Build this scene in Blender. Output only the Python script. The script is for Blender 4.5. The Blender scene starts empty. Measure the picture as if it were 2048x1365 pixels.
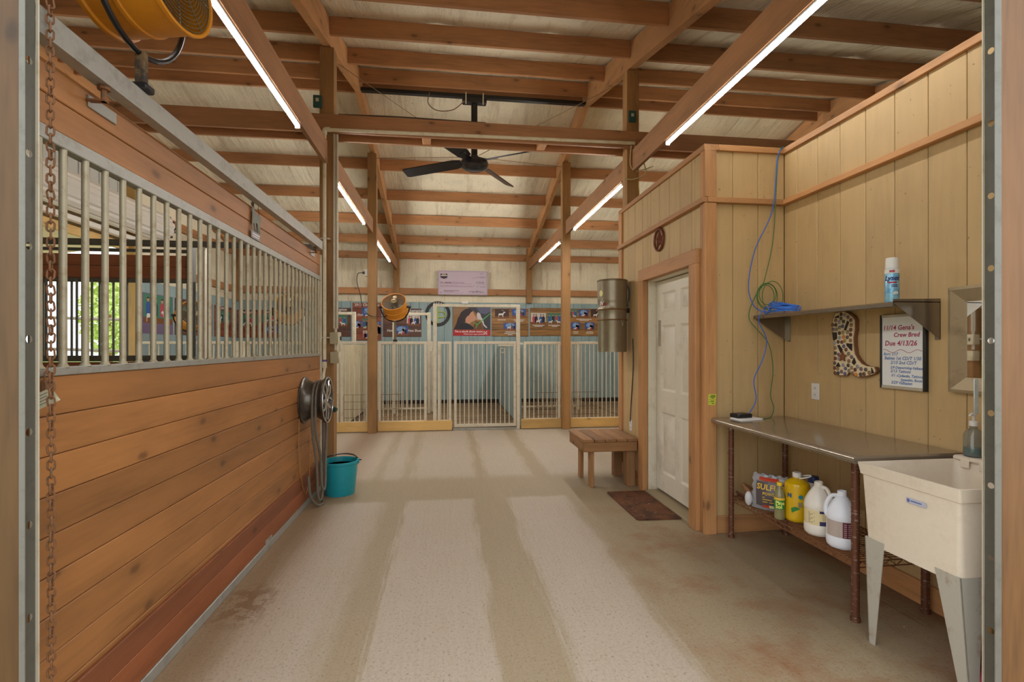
import bpy, bmesh, math, random
from mathutils import Vector, Matrix
random.seed(7)
PI = math.pi
SC = bpy.context.scene
COL = SC.collection
# ------------------------------------------------------------------ camera, sky, exposure
cam = bpy.data.objects.new('camera', bpy.data.cameras.new('camera'))
COL.objects.link(cam)
SC.camera = cam
YAW = math.atan(0.129)
cam.location = (0, 0, 1.42)
cam.rotation_euler = (PI / 2, 0, -YAW)
cam.data.sensor_width = 36
cam.data.lens = 36 * 1000 / 2048
cam.data.shift_y = 10.5 / 2048
cam.data.clip_start = 0.02
SC.view_settings.view_transform = 'Standard'
SC.view_settings.look = 'None'
SC.view_settings.gamma = 1
SC.view_settings.use_curve_mapping = False
SC.view_settings.exposure = 0.2
LED_POWER = 84.0
SKY = 1.7
world = bpy.data.worlds.new('sky')
SC.world = world
world.use_nodes = True
bg = world.node_tree.nodes['Background']
bg.inputs[0].default_value = (0.93, 0.96, 1.0, 1)
bg.inputs[1].default_value = SKY

# ------------------------------------------------------------------ mesh helpers
class MB:
    def __init__(s):
        s.v = []; s.f = []; s.mi = []; s.m = 0; s.M = None
    def add(s, verts, faces):
        b = len(s.v)
        if s.M is not None:
            verts = [tuple(s.M @ Vector(p)) for p in verts]
        s.v += [tuple(p) for p in verts]
        for f in faces:
            s.f.append([b + i for i in f]); s.mi.append(s.m)
        return s
    def box(s, x0, x1, y0, y1, z0, z1, b=0.0):
        cx, cy, cz = (x0 + x1) / 2, (y0 + y1) / 2, (z0 + z1) / 2
        hx, hy, hz = abs(x1 - x0) / 2, abs(y1 - y0) / 2, abs(z1 - z0) / 2
        if b <= 0:
            v = [(cx + a * hx, cy + c * hy, cz + d * hz) for a in (-1, 1) for c in (-1, 1) for d in (-1, 1)]
            return s.add(v, [(0, 1, 3, 2), (4, 6, 7, 5), (0, 4, 5, 1), (2, 3, 7, 6), (0, 2, 6, 4), (1, 5, 7, 3)])
        b = min(b, hx * .9, hy * .9, hz * .9)
        v = []; ix = {}
        for a in (-1, 1):
            for c in (-1, 1):
                for d in (-1, 1):
                    for k in range(3):
                        p = [a * hx, c * hy, d * hz]
                        for j in range(3):
                            if j != k:
                                p[j] -= (a, c, d)[j] * b
                        ix[(a, c, d, k)] = len(v); v.append((cx + p[0], cy + p[1], cz + p[2]))
        f = []
        for k in range(3):
            i, j = [q for q in range(3) if q != k]
            for sg in (-1, 1):
                q = []
                for (p, r) in ((-1, -1), (1, -1), (1, 1), (-1, 1)):
                    t = [0, 0, 0]; t[k] = sg; t[i] = p; t[j] = r
                    q.append(ix[tuple(t) + (k,)])
                f.append(q)
            for p in (-1, 1):
                for r in (-1, 1):
                    q = []
                    for (sg, kk) in ((-1, i), (1, i), (1, j), (-1, j)):
                        t = [0, 0, 0]; t[k] = sg; t[i] = p; t[j] = r
                        q.append(ix[tuple(t) + (kk,)])
                    f.append(q)
        for a in (-1, 1):
            for c in (-1, 1):
                for d in (-1, 1):
                    f.append([ix[(a, c, d, k)] for k in range(3)])
        return s.add(v, f)
    def frame(s, p0, p1):
        z = (Vector(p1) - Vector(p0)).normalized()
        x = z.orthogonal().normalized()
        return x, z.cross(x), z
    def cyl(s, p0, p1, r0, r1=None, n=12, cap=True):
        r1 = r0 if r1 is None else r1
        x, y, z = s.frame(p0, p1); v = []
        for p, r in ((Vector(p0), r0), (Vector(p1), r1)):
            for i in range(n):
                a = 2 * PI * i / n
                v.append(p + (x * math.cos(a) + y * math.sin(a)) * r)
        f = [(i, (i + 1) % n, n + (i + 1) % n, n + i) for i in range(n)]
        if cap:
            f += [tuple(range(n - 1, -1, -1)), tuple(range(n, 2 * n))]
        return s.add(v, f)
    def tube(s, pts, r, n=8, closed=False, cap=True):
        pts = [Vector(p) for p in pts]; m = len(pts); v = []; f = []
        t = []
        for i in range(m):
            if closed: d = pts[(i + 1) % m] - pts[i - 1]
            else: d = pts[min(i + 1, m - 1)] - pts[max(i - 1, 0)]
            t.append(d.normalized() if d.length > 1e-9 else Vector((0, 0, 1)))
        x = t[0].orthogonal().normalized()
        for i in range(m):
            x = (x - t[i] * x.dot(t[i]))
            x = x.normalized() if x.length > 1e-6 else t[i].orthogonal().normalized()
            y = t[i].cross(x)
            for k in range(n):
                a = 2 * PI * k / n
                v.append(pts[i] + (x * math.cos(a) + y * math.sin(a)) * r)
        for i in range(m if closed else m - 1):
            j = (i + 1) % m
            for k in range(n):
                f.append((i * n + k, i * n + (k + 1) % n, j * n + (k + 1) % n, j * n + k))
        if cap and not closed:
            f += [tuple(range(n - 1, -1, -1)), tuple((m - 1) * n + k for k in range(n))]
        return s.add(v, f)
    def ring(s, c, R, r, ax='z', n=24, m=6, sx=1, sy=1):
        u, w = {'z': ((1, 0, 0), (0, 1, 0)), 'y': ((1, 0, 0), (0, 0, 1)), 'x': ((0, 1, 0), (0, 0, 1))}[ax]
        u, w, c = Vector(u), Vector(w), Vector(c)
        return s.tube([c + u * (R * sx * math.cos(2 * PI * i / n)) + w * (R * sy * math.sin(2 * PI * i / n)) for i in range(n)], r, m, True)
    def lathe(s, c, prof, n=24, ax='z', sx=1, sy=1):
        u, w, h = {'z': ((1, 0, 0), (0, 1, 0), (0, 0, 1)), 'y': ((1, 0, 0), (0, 0, 1), (0, 1, 0)), 'x': ((0, 1, 0), (0, 0, 1), (1, 0, 0))}[ax]
        u, w, h, c = Vector(u), Vector(w), Vector(h), Vector(c)
        v = []; f = []; m = len(prof)
        for (r, z) in prof:
            for i in range(n):
                a = 2 * PI * i / n
                v.append(c + h * z + u * (r * sx * math.cos(a)) + w * (r * sy * math.sin(a)))
        for j in range(m - 1):
            for i in range(n):
                f.append((j * n + i, j * n + (i + 1) % n, (j + 1) * n + (i + 1) % n, (j + 1) * n + i))
        if prof[0][0] > 1e-5: f.append(tuple(range(n - 1, -1, -1)))
        if prof[-1][0] > 1e-5: f.append(tuple((m - 1) * n + i for i in range(n)))
        return s.add(v, f)
    def shell(s, c, prof, n=24, ax='z', sx=1, sy=1):
        k = len(s.f)
        s.lathe(c, prof, n, ax, sx, sy)
        for _ in range(2):
            if len(s.f[-1]) == n and n > 4: s.f.pop(); s.mi.pop()
        return s
    def prism(s, poly, fn, t0, t1):
        n = len(poly)
        v = [fn(a, b, t0) for a, b in poly] + [fn(a, b, t1) for a, b in poly]
        f = [tuple(range(n - 1, -1, -1)), tuple(range(n, 2 * n))] + [(i, (i + 1) % n, n + (i + 1) % n, n + i) for i in range(n)]
        return s.add(v, f)
    def sphere(s, c, r, n=12, m=8, sc=(1, 1, 1)):
        v = [(c[0], c[1], c[2] - r * sc[2])]; f = []
        for j in range(1, m):
            t = -PI / 2 + PI * j / m
            for i in range(n):
                a = 2 * PI * i / n
                v.append((c[0] + r * sc[0] * math.cos(t) * math.cos(a), c[1] + r * sc[1] * math.cos(t) * math.sin(a), c[2] + r * sc[2] * math.sin(t)))
        v.append((c[0], c[1], c[2] + r * sc[2])); L = len(v) - 1
        for i in range(n):
            f.append((0, 1 + (i + 1) % n, 1 + i)); f.append((L, 1 + (m - 2) * n + i, 1 + (m - 2) * n + (i + 1) % n))
            for j in range(m - 2):
                a = 1 + j * n
                f.append((a + i, a + (i + 1) % n, a + n + (i + 1) % n, a + n + i))
        return s.add(v, f)

XZ = lambda a, b, t: (a, t, b)
YZ = lambda a, b, t: (t, a, b)
XY = lambda a, b, t: (a, b, t)

def mesh_of(name, mb, mats, origin=(0, 0, 0), sharp=38, recalc=True):
    me = bpy.data.meshes.new(name)
    ox, oy, oz = origin
    me.from_pydata([(x - ox, y - oy, z - oz) for x, y, z in mb.v], [], mb.f)
    if not isinstance(mats, (list, tuple)): mats = [mats]
    for m in mats: me.materials.append(m)
    me.polygons.foreach_set('material_index', mb.mi)
    if recalc:
        bm = bmesh.new(); bm.from_mesh(me)
        bmesh.ops.recalc_face_normals(bm, faces=bm.faces)
        bm.to_mesh(me); bm.free()
    me.polygons.foreach_set('use_smooth', [True] * len(me.polygons))
    me.set_sharp_from_angle(angle=math.radians(sharp))
    me.update()
    return me

ORG = {}
def thing(name, label, cat, loc=(0, 0, 0), group=None):
    o = bpy.data.objects.new(name, None); COL.objects.link(o)
    o.location = loc; o.empty_display_size = .1
    o['label'] = label; o['category'] = cat
    if group: o['group'] = group
    ORG[o.name] = loc
    return o
def struct(name, loc=(0, 0, 0)):
    o = bpy.data.objects.new(name, None); COL.objects.link(o)
    o.location = loc; o['kind'] = 'structure'; ORG[o.name] = loc
    return o
def obj(name, mb, mats, parent=None, label=None, stuff=False, sharp=38, recalc=True):
    org = ORG[parent.name] if parent else (0, 0, 0)
    o = bpy.data.objects.new(name, mesh_of(name, mb, mats, org, sharp, recalc)); COL.objects.link(o)
    ORG[o.name] = org
    if parent: o.parent = parent
    if label: o['label'] = label
    if stuff: o['kind'] = 'stuff'
    return o
def solo(name, mb, mats, label, cat, group=None, sharp=38):
    xs = [p[0] for p in mb.v]; ys = [p[1] for p in mb.v]; zs = [p[2] for p in mb.v]
    loc = ((min(xs) + max(xs)) / 2, (min(ys) + max(ys)) / 2, min(zs))
    o = bpy.data.objects.new(name, mesh_of(name, mb, mats, loc, sharp)); COL.objects.link(o)
    o.location = loc; ORG[o.name] = loc
    o['label'] = label; o['category'] = cat
    if group: o['group'] = group
    return o
def inst(name, me, parent, loc, rot=None, scale=None):
    o = bpy.data.objects.new(name, me); COL.objects.link(o)
    g = ORG[parent.name]
    o.parent = parent
    o.location = (loc[0] - g[0], loc[1] - g[1], loc[2] - g[2])
    if rot: o.rotation_euler = rot
    if scale: o.scale = scale
    return o
def bx(name, x0, x1, y0, y1, z0, z1, mat, parent, b=.004, **k):
    return obj(name, MB().box(x0, x1, y0, y1, z0, z1, b), mat, parent, **k)
def catmull(P, k=6, closed=False):
    P = [Vector(p) for p in P]; out = []; n = len(P)
    for i in range(n if closed else n - 1):
        g = (lambda j: P[j % n]) if closed else (lambda j: P[max(0, min(n - 1, j))])
        a, b, c, d = g(i - 1), g(i), g(i + 1), g(i + 2)
        for q in range(k):
            t = q / k
            out.append(.5 * ((2 * b) + (c - a) * t + (2 * a - 5 * b + 4 * c - d) * t * t + (3 * b - a - 3 * c + d) * t ** 3))
    if not closed: out.append(P[-1])
    return out
def text2d(body, size, align='LEFT', shear=0.0, bold=0.0, spacing=1.0):
    cu = bpy.data.curves.new('t', 'FONT'); cu.body = body; cu.size = size; cu.align_x = align
    cu.shear = shear; cu.offset = bold; cu.resolution_u = 2; cu.space_character = spacing
    o = bpy.data.objects.new('t', cu); COL.objects.link(o)
    dg = bpy.context.evaluated_depsgraph_get()
    me = bpy.data.meshes.new_from_object(o.evaluated_get(dg))
    v = [(p.co.x, p.co.y) for p in me.vertices]; f = [tuple(p.vertices) for p in me.polygons]
    bpy.data.objects.remove(o); bpy.data.curves.remove(cu); bpy.data.meshes.remove(me)
    return v, f
def put_text(mb, body, size, fn, **k):
    v, f = text2d(body, size, **k)
    mb.add([fn(a, b) for a, b in v], f)

# ------------------------------------------------------------------ materials
def lin(c):
    out = []
    for x in c[:3]:
        x /= 255.0
        out.append(x / 12.92 if x <= .04045 else ((x + .055) / 1.055) ** 2.4)
    return tuple(out) + (1,)
class NT:
    def __init__(s, name):
        s.mat = bpy.data.materials.new(name); s.mat.use_nodes = True
        s.t = s.mat.node_tree; s.b = s.t.nodes['Principled BSDF']
    def n(s, typ, **k):
        q = s.t.nodes.new(typ)
        for a, b in k.items(): setattr(q, a, b)
        return q
    def l(s, a, b): s.t.links.new(a, b)
    def val(s, sock, v):
        if hasattr(v, 'is_linked') or hasattr(v, 'node'): s.l(v, sock)
        else: sock.default_value = v
    def noise(s, vec, scale, detail=3, rough=.55):
        q = s.n('ShaderNodeTexNoise'); q.inputs['Scale'].default_value = scale
        q.inputs['Detail'].default_value = detail; q.inputs['Roughness'].default_value = rough
        if vec is not None: s.l(vec, q.inputs['Vector'])
        return q.outputs['Fac']
    def ramp(s, fac, stops):
        q = s.n('ShaderNodeValToRGB'); e = q.color_ramp.elements
        while len(e) < len(stops): e.new(.5)
        for i, (p, c) in enumerate(stops):
            e[i].position = p; e[i].color = c if len(c) == 4 else tuple(c) + (1,)
        s.l(fac, q.inputs[0]); return q.outputs[0]
    def math(s, op, a, b=None, c=None):
        q = s.n('ShaderNodeMath', operation=op)
        s.val(q.inputs[0], a)
        if b is not None: s.val(q.inputs[1], b)
        if c is not None: s.val(q.inputs[2], c)
        return q.outputs[0]
    def mix(s, fac, a, b, mode='MIX'):
        q = s.n('ShaderNodeMix', data_type='RGBA', blend_type=mode)
        s.val(q.inputs[0], fac); s.val(q.inputs[6], a); s.val(q.inputs[7], b)
        return q.outputs[2]
    def coords(s, rnd=0.0, scale=None):
        tc = s.n('ShaderNodeTexCoord'); v = tc.outputs['Object']
        if rnd:
            oi = s.n('ShaderNodeObjectInfo')
            m = s.math('MULTIPLY', oi.outputs['Random'], rnd)
            va = s.n('ShaderNodeVectorMath', operation='ADD'); s.l(v, va.inputs[0]); s.l(m, va.inputs[1]); v = va.outputs[0]
        if scale:
            mp = s.n('ShaderNodeVectorMath', operation='MULTIPLY'); s.l(v, mp.inputs[0]); mp.inputs[1].default_value = scale; v = mp.outputs[0]
        return v
    def bump(s, h, strength=.3, dist=.01):
        q = s.n('ShaderNodeBump'); q.inputs['Strength'].default_value = strength; q.inputs['Distance'].default_value = dist
        s.l(h, q.inputs['Height']); s.l(q.outputs[0], s.b.inputs['Normal'])
    def out(s, col, rough=.6, metal=0.0, spec=None):
        s.val(s.b.inputs['Base Color'], col); s.val(s.b.inputs['Roughness'], rough); s.b.inputs['Metallic'].default_value = metal
        if spec is not None: s.b.inputs['Specular IOR Level'].default_value = spec
        return s.mat
_MC = {}
def wood(name, rgb, axis='X', dark=.62, light=1.18, knots=1.0, rough=.62, grain=1.0, var=.16):
    key = (name, axis)
    if key in _MC: return _MC[key]
    t = NT(name + '_' + axis.lower())
    al = {'X': (.09, 1, 1), 'Y': (1, .09, 1), 'Z': (1, 1, .09)}[axis]
    v = t.coords(61.0, al)
    n1 = t.noise(v, 9 * grain, 4, .6)
    n2 = t.noise(v, 60 * grain, 2, .5)
    f = t.math('ADD', t.math('MULTIPLY', n1, .72), t.math('MULTIPLY', n2, .28))
    c = lin(rgb); cd = tuple(x * dark for x in c[:3]); cl = tuple(min(1, x * light) for x in c[:3])
    col = t.ramp(f, [(.3, cd), (.5, c), (.7, cl)])
    if knots:
        kc = t.coords(61.0); sx = t.n('ShaderNodeSeparateXYZ'); t.l(kc, sx.inputs[0])
        i = 'XYZ'.index(axis); o1, o2 = [q for q in range(3) if q != i]
        cb = t.n('ShaderNodeCombineXYZ')
        t.l(t.math('MULTIPLY', sx.outputs[i], .5), cb.inputs[0]); t.l(t.math('ADD', sx.outputs[o1], sx.outputs[o2]), cb.inputs[1])
        vo = t.n('ShaderNodeTexVoronoi'); vo.voronoi_dimensions = '2D'; vo.inputs['Scale'].default_value = 3.6; t.l(cb.outputs[0], vo.inputs['Vector'])
        d = t.math('ADD', vo.outputs['Distance'], t.math('MULTIPLY', t.noise(kc, 40, 2), .04))
        sep = t.n('ShaderNodeSeparateColor'); t.l(vo.outputs['Color'], sep.inputs[0])
        keep = t.math('GREATER_THAN', sep.outputs[0], 1 - .62 * knots)
        rim = t.n('ShaderNodeMapRange'); t.l(d, rim.inputs[0]); rim.inputs[1].default_value = .05; rim.inputs[2].default_value = .1; rim.inputs[3].default_value = .8; rim.inputs[4].default_value = 0
        k = t.math('MULTIPLY', rim.outputs[0], keep)
        col = t.mix(k, col, tuple(x * .28 for x in c[:3]) + (1,))
        halo = t.n('ShaderNodeMapRange'); t.l(d, halo.inputs[0]); halo.inputs[1].default_value = .08; halo.inputs[2].default_value = .22; halo.inputs[3].default_value = .3; halo.inputs[4].default_value = 0
        col = t.mix(t.math('MULTIPLY', halo.outputs[0], keep), col, tuple(x * .55 for x in c[:3]) + (1,))
    oi = t.n('ShaderNodeObjectInfo')
    mr = t.n('ShaderNodeMapRange'); t.l(oi.outputs['Random'], mr.inputs[0]); mr.inputs[3].default_value = 1 - var; mr.inputs[4].default_value = 1 + var
    big = t.noise(t.coords(17.0), 1.6, 3)
    br = t.math('MULTIPLY', mr.outputs[0], t.math('ADD', t.math('MULTIPLY', big, .5), .75))
    sc = t.n('ShaderNodeVectorMath', operation='SCALE'); t.l(col, sc.inputs[0]); t.l(br, sc.inputs[3])
    t.bump(f, .18, .004)
    _MC[key] = t.out(sc.outputs[0], rough)
    return _MC[key]
def simple(name, rgb, rough=.5, metal=0.0, mottle=0.0, mscale=8, spec=None, bump=0, trans=0, alpha=None):
    if name in _MC: return _MC[name]
    t = NT(name); c = lin(rgb)
    if mottle:
        n = t.noise(t.coords(5.0), mscale, 4, .65)
        col = t.ramp(n, [(.3, tuple(x * (1 - mottle) for x in c[:3])), (.55, c), (.75, tuple(min(1, x * (1 + mottle)) for x in c[:3]))])
        if bump: t.bump(n, bump, .003)
    else: col = c
    m = t.out(col, rough, metal, spec)
    if trans: t.b.inputs['Transmission Weight'].default_value = trans
    if alpha is not None: t.b.inputs['Alpha'].default_value = alpha
    _MC[name] = m
    return m
def stained(name, rgb, stain, amount=.5, scale=6, rough=.5, metal=0.0, stretch=(1, 1, 1), lo=.5, hi=.68):
    if name in _MC: return _MC[name]
    t = NT(name)
    v = t.coords(9.0, stretch)
    n = t.noise(v, scale, 6, .68)
    k = t.n('ShaderNodeMapRange'); t.l(n, k.inputs[0]); k.inputs[1].default_value = lo; k.inputs[2].default_value = hi; k.inputs[3].default_value = 0; k.inputs[4].default_value = amount
    n2 = t.noise(v, scale * 7, 3, .6)
    base = t.mix(t.math('MULTIPLY', n2, .35), lin(rgb), tuple(x * .72 for x in lin(rgb)[:3]) + (1,))
    _MC[name] = t.out(t.mix(k.outputs[0], base, lin(stain)), rough, metal)
    return _MC[name]
def emit(name, rgb, strength):
    t = NT(name)
    t.b.inputs['Base Color'].default_value = (0.8, 0.8, 0.8, 1)
    t.b.inputs['Emission Color'].default_value = tuple(rgb) + (1,)
    t.b.inputs['Emission Strength'].default_value = strength
    return t.mat

STALLW = dict(rgb=(176, 116, 70)); 
def W_stall(a): return wood('stall_pine', (164, 110, 60), a, .72, 1.16, .8, .5)
def W_skirt(a): return wood('stall_skirt', (140, 80, 46), a, .7, 1.15, .4, .5)
def W_beam(a): return wood('roof_lumber', (176, 124, 80), a, .66, 1.2, .9, .7)
def W_post(a): return wood('post_lumber', (160, 118, 70), a, .6, 1.2, .5, .65)
def W_entry(a): return wood('entry_lumber', (134, 94, 54), a, .55, 1.25, .5, .5)
def W_entry2(a): return wood('entry_lumber_dark', (98, 70, 38), a, .5, 1.25, .5, .5)  # darker tone of the entry lumber, left post only
def W_trim(a): return wood('trim_lumber', (186, 134, 84), a, .68, 1.15, .5, .6)
def W_kick(a): return wood('kick_pine', (212, 172, 104), a, .8, 1.1, .6, .6)
def W_bench(a): return wood('bench_wood', (150, 108, 66), a, .6, 1.2, .4, .75)
def W_dark(a): return wood('dark_stall', (150, 88, 54), a, .7, 1.2, .4, .6)
GALV = stained('galvanized', (172, 170, 160), (128, 124, 108), .5, 14, .45, .35)
GALVF = stained('galvanized_flange', (138, 136, 126), (108, 106, 96), .5, 14, .5, .3)
GALVD = stained('galvanized_dark', (108, 106, 96), (84, 82, 72), .5, 12, .5, .4)
BARM = stained('bar_steel', (186, 176, 148), (140, 112, 74), .5, 20, .45, .3)
PENM = stained('pen_steel', (218, 208, 184), (170, 142, 100), .4, 9, .45, .12)
RUST = stained('rusty_chain', (140, 96, 62), (94, 84, 66), .8, 40, .7, .3)
RUSTLEG = stained('rusty_leg', (112, 70, 48), (190, 176, 164), .7, 30, .45, .3, (1, 1, 2.5), .56, .66)
RUSTWIRE = simple('rusty_wire', (124, 78, 48), .7, .2, .3, 40)
BLACKM = simple('black_metal', (30, 26, 24), .35, .2, .2, 20)
BLACKP = simple('black_plastic', (28, 28, 28), .4)
WHITEP = simple('white_plastic', (226, 222, 214), .35, 0, .04, 12)
PVC = stained('pvc_pipe', (226, 216, 186), (176, 150, 98), .6, 7, .35, 0)
CONDUIT = simple('grey_conduit', (196, 186, 164), .4, .3, .1, 12)
ORANGE = stained('orange_paint', (222, 144, 32), (170, 100, 30), .35, 7, .4, .0)
GUARD = simple('fan_guard', (112, 100, 74), .5, .3)
STEEL = stained('stainless', (150, 138, 122), (122, 108, 92), .4, 5, .22, .75)
def siding_mat():
    t = NT('tan_siding')
    v = t.coords(31.0, (1, 1, .12)); n = t.noise(v, 26, 4, .6)
    w = t.noise(t.coords(3.0), 1.3, 4, .6)
    c = lin(COLS['siding'])
    col = t.ramp(t.math('ADD', t.math('MULTIPLY', n, .35), t.math('MULTIPLY', w, .65)), [(.3, tuple(x * .84 for x in c[:3])), (.52, c), (.75, tuple(x * 1.1 for x in c[:3]))])
    sp = t.noise(t.coords(7.0), 34, 2, .5)
    col = t.mix(t.math('MULTIPLY', t.math('GREATER_THAN', sp, .735), .55), col, lin((104, 76, 44)))
    t.bump(n, .35, .004)
    return t.out(col, .62)
def insulation_mat(name='insulation', rgb=(232, 220, 190)):
    t = NT(name)
    v = t.coords(); n = t.noise(v, 1.2, 5, .65); sp = t.noise(t.coords(3.0, (1, 1, 1)), 26, 3, .6)
    st = t.noise(t.coords(2.0, (1, .12, .12)), 7, 4, .65)
    c = lin(rgb)
    col = t.ramp(n, [(.3, tuple(x * .8 for x in c[:3])), (.6, c)])
    col = t.mix(t.math('MULTIPLY', t.math('GREATER_THAN', sp, .66), .42), col, lin((120, 96, 62)))
    k = t.n('ShaderNodeMapRange'); t.l(st, k.inputs[0]); k.inputs[1].default_value = .55; k.inputs[2].default_value = .75; k.inputs[3].default_value = 0; k.inputs[4].default_value = .6
    col = t.mix(k.outputs[0], col, lin((150, 122, 84)))
    t.bump(st, .7, .04)
    return t.out(col, .55)
COLS = dict(siding=(196, 164, 114), blue=(150, 172, 172))
SIDING = siding_mat()
INSUL = insulation_mat()
def blue_mat():
    t = NT('blue_boards'); n = t.noise(t.coords(13.0, (1, 1, .1)), 20, 4, .6); c = lin(COLS['blue'])
    w = t.noise(t.coords(2.0, (1, 1, .3)), 3, 4, .6)
    z = t.ramp(t.math('ADD', t.math('MULTIPLY', n, .4), t.math('MULTIPLY', w, .6)), [(.3, tuple(x * .72 for x in c[:3])), (.55, c), (.8, tuple(x * 1.12 for x in c[:3]))])
    return t.out(z, .6)
BLUE = blue_mat()
def floor_mat():
    t = NT('concrete_floor')
    v = t.coords(); sx = t.n('ShaderNodeSeparateXYZ'); t.l(v, sx.inputs[0])
    wob = t.noise(t.coords(0, (2.2, .3, 1)), 6, 3, .6)
    wob2 = t.noise(t.coords(0, (30, .8, 1)), 2.2, 4, .7)
    x = t.math('ADD', t.math('ADD', sx.outputs[0], t.math('MULTIPLY', t.math('SUBTRACT', wob, .5), .16)), t.math('MULTIPLY', t.math('SUBTRACT', wob2, .5), .16))
    y = t.math('ADD', sx.outputs[1], t.math('MULTIPLY', t.math('SUBTRACT', t.noise(v, 5, 4, .65), .5), .14))
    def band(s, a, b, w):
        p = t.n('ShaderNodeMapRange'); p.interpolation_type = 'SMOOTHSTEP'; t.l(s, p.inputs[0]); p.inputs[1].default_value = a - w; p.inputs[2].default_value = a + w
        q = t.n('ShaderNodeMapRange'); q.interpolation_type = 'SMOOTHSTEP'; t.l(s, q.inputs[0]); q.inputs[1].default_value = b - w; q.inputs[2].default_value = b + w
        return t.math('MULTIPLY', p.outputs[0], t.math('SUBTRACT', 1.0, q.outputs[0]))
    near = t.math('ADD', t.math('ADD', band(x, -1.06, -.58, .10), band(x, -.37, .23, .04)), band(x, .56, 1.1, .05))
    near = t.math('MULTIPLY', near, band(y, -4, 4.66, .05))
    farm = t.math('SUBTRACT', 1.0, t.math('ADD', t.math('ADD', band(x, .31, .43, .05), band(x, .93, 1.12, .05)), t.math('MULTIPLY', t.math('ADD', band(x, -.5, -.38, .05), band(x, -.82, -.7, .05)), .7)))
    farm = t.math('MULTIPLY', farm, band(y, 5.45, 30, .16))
    pale_mask = t.math('MINIMUM', t.math('ADD', t.math('ADD', near, farm), .0), 1.0)
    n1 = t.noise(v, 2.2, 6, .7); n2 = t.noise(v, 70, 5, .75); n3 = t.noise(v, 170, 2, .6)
    pale_mask = t.math('MULTIPLY', pale_mask, t.math('ADD', .5, t.math('ADD', t.math('MULTIPLY', n1, .5), t.math('MULTIPLY', wob2, .3))))
    pale_mask = t.math('ADD', t.math('MULTIPLY', pale_mask, .85), t.math('MULTIPLY', t.math('GREATER_THAN', wob2, .5), .07))
    base_tan = lin((160, 142, 112)); cl = lin((184, 170, 152))
    col = t.mix(pale_mask, base_tan, cl)  # pale bands along the aisle over a browner tan base
    br = t.n('ShaderNodeMapRange'); t.l(n1, br.inputs[0]); br.inputs[1].default_value = .48; br.inputs[2].default_value = .66; br.inputs[4].default_value = .75
    rgt = t.math('MULTIPLY', t.math('MULTIPLY', br.outputs[0], band(sx.outputs[0], 1.2, 9, .35)), band(sx.outputs[1], -4, 4.2, .5))
    col = t.mix(rgt, col, lin((142, 96, 62)))
    under_table = t.math('MULTIPLY', band(x, 1.6, 3, .3), band(y, 2.2, 3.5, .3))  # floor darkened over the work table's footprint
    col = t.mix(t.math('MULTIPLY', under_table, .45), col, lin((98, 82, 60)))
    sd = t.math('MULTIPLY', band(x, -1.24, -.98, .06), band(y, 2.72, 3.12, .1))
    col = t.mix(t.math('MULTIPLY', t.math('MULTIPLY', sd, t.math('GREATER_THAN', t.noise(v, 14, 4, .7), .48)), .6), col, lin((112, 82, 52)))
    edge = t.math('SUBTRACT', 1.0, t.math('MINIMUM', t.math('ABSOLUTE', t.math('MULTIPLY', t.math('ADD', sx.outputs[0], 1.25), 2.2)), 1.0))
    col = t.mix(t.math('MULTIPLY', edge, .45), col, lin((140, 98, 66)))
    g = t.ramp(n2, [(.34, (.84, .83, .82)), (.52, (1, 1, 1)), (.7, (1.04, 1.04, 1.04))])
    col = t.mix(1.0, col, g, 'MULTIPLY')
    sp = t.math('MULTIPLY', t.math('GREATER_THAN', t.noise(t.coords(0, (1.3, 1, 1)), 60, 3, .6), .625), .45)
    col = t.mix(sp, col, lin((96, 76, 52)))
    t.bump(t.math('ADD', n2, n3), .25, .003)
    return t.out(col, .6)
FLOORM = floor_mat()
# ------------------------------------------------------------------ setting
XL, XR, YF, YB, RIDGE, ZR, SL = -4.95, 5.9, 1.66, 12.45, 7.1, 5.03, .25
roofz = lambda y: ZR - SL * abs(RIDGE - y)            # underside of the purlins
AXL, AXR = -1.22, 2.02                                # post lines either side of the aisle

floor = struct('floor')
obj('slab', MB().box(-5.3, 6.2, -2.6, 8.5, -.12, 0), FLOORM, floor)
PENF = stained('pen_boards', (128, 104, 74), (84, 68, 48), .6, 5, .8, 0, (.3, 1.5, 1))
obj('pen_base', MB().box(-5.3, 6.2, 8.5, 12.7, -.12, -.012), simple('pen_soil', (92, 74, 54), .9), floor)
k = 0
y = 8.62
while y < 12.3:
    for x0, x1 in ((-4.9, -1.9), (-1.6, 1.25), (1.3, 3.4), (3.45, 5.85)):
        o = obj('plank', MB().box(x0, x1, y, y + .27, -.012, .02 + .006 * ((k * 7) % 3), .005), PENF, floor); k += 1
    y += .285
GRASS = stained('grass_blades', (150, 178, 84), (112, 140, 60), .6, 3, .9)
ground = struct('ground')
obj('lawn', MB().box(-60, XL - .35, -40, 60, -.3, -.1), GRASS, ground)
obj('bounce_pad', MB().box(-9.2, XL - .35, 2.0, 12.6, -.3, -.07), simple('bounce_pad_grey', (196, 188, 176), .9, 0, .1, 6), ground)  # added neutral pad, keeps green grass bounce off the drum and awning
obj('gravel_yard', MB().box(-5.3, 60, -60, -2.6, -.3, -.1), simple('gravel', (170, 160, 140), .9, 0, .3, 60), ground)

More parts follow.
